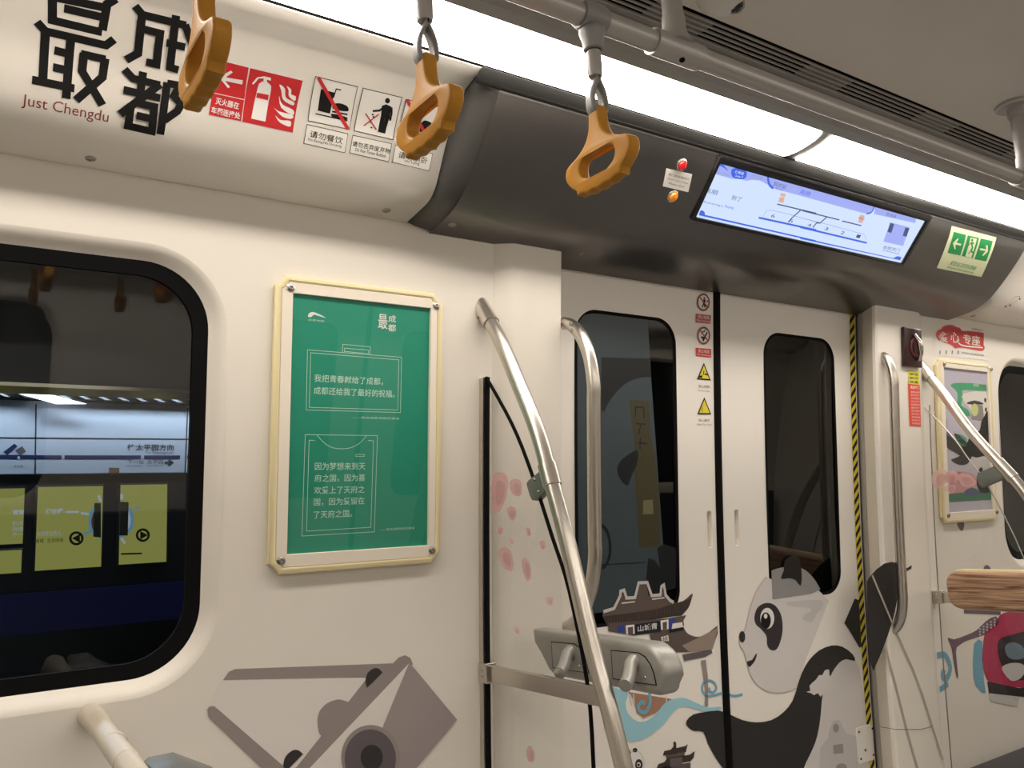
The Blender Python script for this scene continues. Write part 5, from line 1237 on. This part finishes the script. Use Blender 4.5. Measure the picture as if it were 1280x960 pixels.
# clamps that hold the glass edge to the rail
def clamp(X, P3, r, za, zb, q, screws):
    A = [p for p in P3 if zb-.02 <= p.z <= za+.02]
    ctr = [p for p in P3]
    def at_z(z):
        for a, c in zip(ctr[:-1], ctr[1:]):
            if (a.z-z)*(c.z-z) <= 0 and abs(a.z-c.z) > 1e-9: return a.lerp(c, (z-a.z)/(c.z-a.z))
    p0, p1 = at_z(za), at_z(zb); d = (p1-p0).normalized()
    b = MB(); n = 12; b.tube([p0-d*.0005, p0, p1, p1+d*.0005], [.0178, .0202, .0202, .0178], STEEL, 24); b.build('clamp_collar', r)
    h = [PX(*p, X-.008) for p in q]; L = [(v.y, v.z) for v in h]
    b = MB(); b.prism([L], lambda a, c, k: Vector((k, a, c)), X-.010, X+.010, BRKT, .003, 2); o = b.build('clamp_plate', r)
    for px in screws:
        v = PX(*px, X-.010); b = MB(); b.screw(v, (-1, 0, 0), .004); b.build('screw', o)
qz = ZU([(548, 545), (590, 668), (480, 778), (455, 775), (440, 745), (418, 672), (420, 655), (432, 640)])
clamp(PXL, P3L, rL, PX(688, 580, PXL).z, PX(699, 606, PXL).z, qz, ZU([(517, 600), (469, 640), (543, 683), (495, 720)]))
clamp(PXR, P3R, rR, PX(1258, 576, PXR).z, PX(1268, 598, PXR).z, ZB2([(820, 175), (850, 240), (850, 255), (735, 305), (715, 290), (700, 245), (712, 222)]), [])

# hip pads on the door side of the screens: grey back and posts seen at the left one, wooden face at the right one
def pad(X, sgn, label, y0, y1, z0, z1):
    t = thing('hip_pad', label, 'hip pad', (X, (y0+y1)/2, z0), 'hip pads on the screens')
    xb, xf = X+sgn*.085, X+sgn*.140
    def outline(i):
        r = .060
        L = []
        for a in range(9): L.append((y0+i+r*(1-math.cos(R(90*a/8))), z1-i-(r)*(1-math.sin(R(90*a/8)))))
        L2 = [(y1-i, z1-i), (y1-i-.004, z1-i-.030), (y1-i-.030, z1-i-.055), (y1-i-.055, z1-i-.085), (y1-i-.075, z0+i)]
        L3 = []
        for a in range(9): L3.append((y0+i+.014+.022*(1-math.sin(R(90*a/8))), z0+i+.016*(1-math.cos(R(90*a/8)))))
        return L+L2+L3
    lo, hi = min(xb, xf), max(xb, xf)
    b = MB(); b.prism([outline(0)], lambda a, c, h: Vector((h, a, c)), lo, hi, PADG, .014, 4); b.build('pad_shell', t, smooth_ang=50)
    return t, xb, xf
t, xb, xf = pad(PXL, 1, 'grey metal back of the hip pad behind the left glass screen', 1.220, 1.648, -.338, -.243)
for a_ in (1.266, 1.466):
    q = [(a_+.105, -.264), (a_+.022, -.262)]+[(a_-.022+.044*math.cos(R(k)), -.318+.056*math.sin(R(k))) for k in (75, 60, 45, 30, 15)][::1]
    q = [(a_+.105, -.264), (a_+.025, -.261), (a_+.006, -.267), (a_-.008, -.280), (a_-.016, -.297), (a_-.020, -.317), (a_+.06, -.3195), (a_+.105, -.3195)]
    b = MB(); b.prism([q], lambda a, c, h: Vector((h, a, c)), xb-.0016, xb+.001, RUBBER); o = b.build('recess_edge', t)
    m_ = [(sum(p[0] for p in q)/len(q)), (sum(p[1] for p in q)/len(q))]
    b = MB(); b.prism([[(m_[0]+(p[0]-m_[0])*.968, m_[1]+(p[1]-m_[1])*.945) for p in q]], lambda a, c, h: Vector((h, a, c)), xb-.0022, xb+.001, PADG); b.build('recess_plate', o)
    b = MB(); b.tube([(PXL+.0185, a_-.006, -.310), (PXL+.035, a_+.004, -.304), (PXL+.055, a_+.020, -.294), (xb-.014, a_+.034, -.283), (xb-.002, a_+.037, -.281)], [.0125, .0125, .0125, .0130, .0165], PADG, 18); b.build('mounting_post', t)
    b = MB(); b.screw((xb-.002, a_+.009, -.306), (-1, 0, 0), .0035); b.build('screw', t)
t = thing('hip_pad', 'wooden faced hip pad with a cream rim at the right edge of the photo', 'hip pad', (PXR-.10, 1.45, -.37), 'hip pads on the screens')
yA, yB, zA, zB = 1.150, 1.604, -.358, -.228
def rp(i, r): return rrect(yA+i, yB-i, zA+i, zB-i, r, 6)
b = MB(); b.prism([rp(0, .045)], lambda a, c, h: Vector((h, a, c)), PXR-.105, PXR-.085, CREAM, .004, 2); b.build('rim', t)
wd = []
b = MB(); b.prism([rp(.005, .042)], lambda a, c, h: Vector((h, a, c)), PXR-.142, PXR-.105, WOOD, .016, 4); b.build('wood_face', t, smooth_ang=60)
for yc in (1.40, 1.53):
    b = MB(); b.tube([(PXR-.086, yc, -.30), (PXR-.006, yc, -.325)], .0125, PADG, 16); b.build('mounting_post', t)

# ------------------------------------------------------------------ grab rails on the pillars
def grab(x, off, z0, z1, label, rivets, bend):
    t = thing('grab_rail', label, 'grab rail', (x, yw(z0), z0), 'grab rails beside the doors')
    w_ = lambda z, o: yw(z)-.02-o
    arc = [(f, h) for f, h in ((-.16, 0), (.12, .06), (.42, .20), (.68, .40), (.88, .66), (1, 1))]
    P = [(x, w_(z1-h*bend, f*off), z1-h*bend) for f, h in arc]
    n = 4; za, zb = z1-bend*1.25, z0+bend*1.25
    P += [(x, w_(za+(zb-za)*i/n, off), za+(zb-za)*i/n) for i in range(n+1)]
    P += [(x, w_(z0+h*bend, f*off), z0+h*bend) for f, h in arc[::-1]]
    P = smooth(P, 4, False)
    b = MB(); b.tube(P, .0162, STEEL, 22); b.build('tube', t)
    if rivets:
        for dz in (.012, .030):
            b = MB(); b.lathe([(.0055, 0), (.0055, .0012), (.003, .0022), (0, .0018)], (x-.0157, w_(z1-dz, .028+dz*.25), z1-dz), (-1, -.1, .1), STEELD, 16); b.build('rivet', t)
grab(1.312, .100, -.262, .485, 'vertical steel grab rail between the left pillar and the door', True, .17)
grab(2.664, .036, -.412, .492, 'vertical steel grab rail on the right pillar beside the striped tape', False, .10)

# ------------------------------------------------------------------ armrest tube and pad end below the left window
t = thing('armrest_rail', 'beige armrest tube coming out of the wall below the left window', 'armrest', (.265, 1.5, -.32))
xa = .262
pth = [(xa, 1.730, -.296), (xa, 1.66, -.296), (xa, 1.58, -.301), (xa, 1.48, -.308), (xa+.002, 1.38, -.317), (xa+.004, 1.27, -.334), (xa+.006, 1.17, -.372), (xa+.006, 1.12, -.45), (xa+.006, 1.11, -.7), (xa+.006, 1.11, -1.3)]
b = MB(); b.tube(smooth(pth, 4, False), [.0205 if i < 3 else .0195 if i < 6 else .0180 for i in range(4*9+1)], BEIGE, 24); b.build('tube', t)
for y, z in ((1.500, -.3065), (1.405, -.3148)):
    b = MB(); b.sleeve([(.0182, -.004), (.0192, -.003), (.0192, .003), (.0182, .004)], (xa+.0015, y, z), (0, -1, -.10), BEIGE, 26); b.build('collar', t)
t = thing('divider_pad', 'dark grey chamfered seat divider end at the bottom edge below the window', 'divider', (.37, 1.33, -.6))
v0, v1, v2 = PY(188, 946, 1.40), PY(216, 940, 1.40), PY(264, 958, 1.40)
xs0 = xa+.024
b = MB(); b.prism([[(xs0, v0.z-.004), (xs0+.006, v0.z), (v1.x, v1.z), (v2.x, v2.z), (v2.x+.03, v2.z-.10), (xs0+.03, v0.z-.12)]], lambda a, c, h: Vector((a, h, c)), 1.29, 1.405, mat('divider_grey', (.19, .20, .195), .38, .5, noise=.1, nscale=40), .006, 2); b.build('shell', t)
b = MB(); b.box((xs0-.003, 1.30, v0.z-.08), (xs0+.004, 1.395, v0.z-.012), BLACKG, .002, 1); b.build('end_plate', t)

# ------------------------------------------------------------------ bench seats (the near one just shows at the lower right; the far ones only in reflections)
SEAT = mat('seat_dark', (.022, .024, .030), .45, noise=.1, nscale=20)
def bench(x0, x1, g, label):
    t = thing('bench_seat', label, 'bench', ((x0+x1)/2, g(1.5), -1.3), None)
    L = [(1.72, -.99), (1.30, -.965), (1.27, -.975), (1.26, -1.01), (1.30, -1.04), (1.70, -1.08)]
    b = MB(); b.prism([L], lambda a, c, h: Vector((h, g(a), c+.075)), x0, x1, SEAT, .012, 2); b.build('seat', t)
    b = MB(); b.box((x0+.05, min(g(1.74), g(1.45)), -1.3), (x1-.05, max(g(1.74), g(1.45)), -1.0), SEAT, .01, 1); b.build('base', t)
    return t
bench(3.0, 5.5, ident, 'dark bench seat under the right window, just showing at the lower right corner')
for x0, x1, lb in ((-2.3, 1.25, 'dark bench on the opposite side, left length'), (3.0, 5.5, 'dark bench on the opposite side, right length')):
    o = bench(x0, x1, mir, lb)
    b = MB(); b.prism([[(yw(-.9)-.02, -.9), (yw(-.3)-.02, -.31), (yw(-.3)-.09, -.31), (yw(-.9)-.13, -.9)]], lambda a, c, h: Vector((h, .8-a, c)), x0, x1, SEAT, .012, 2); b.build('backrest', o)
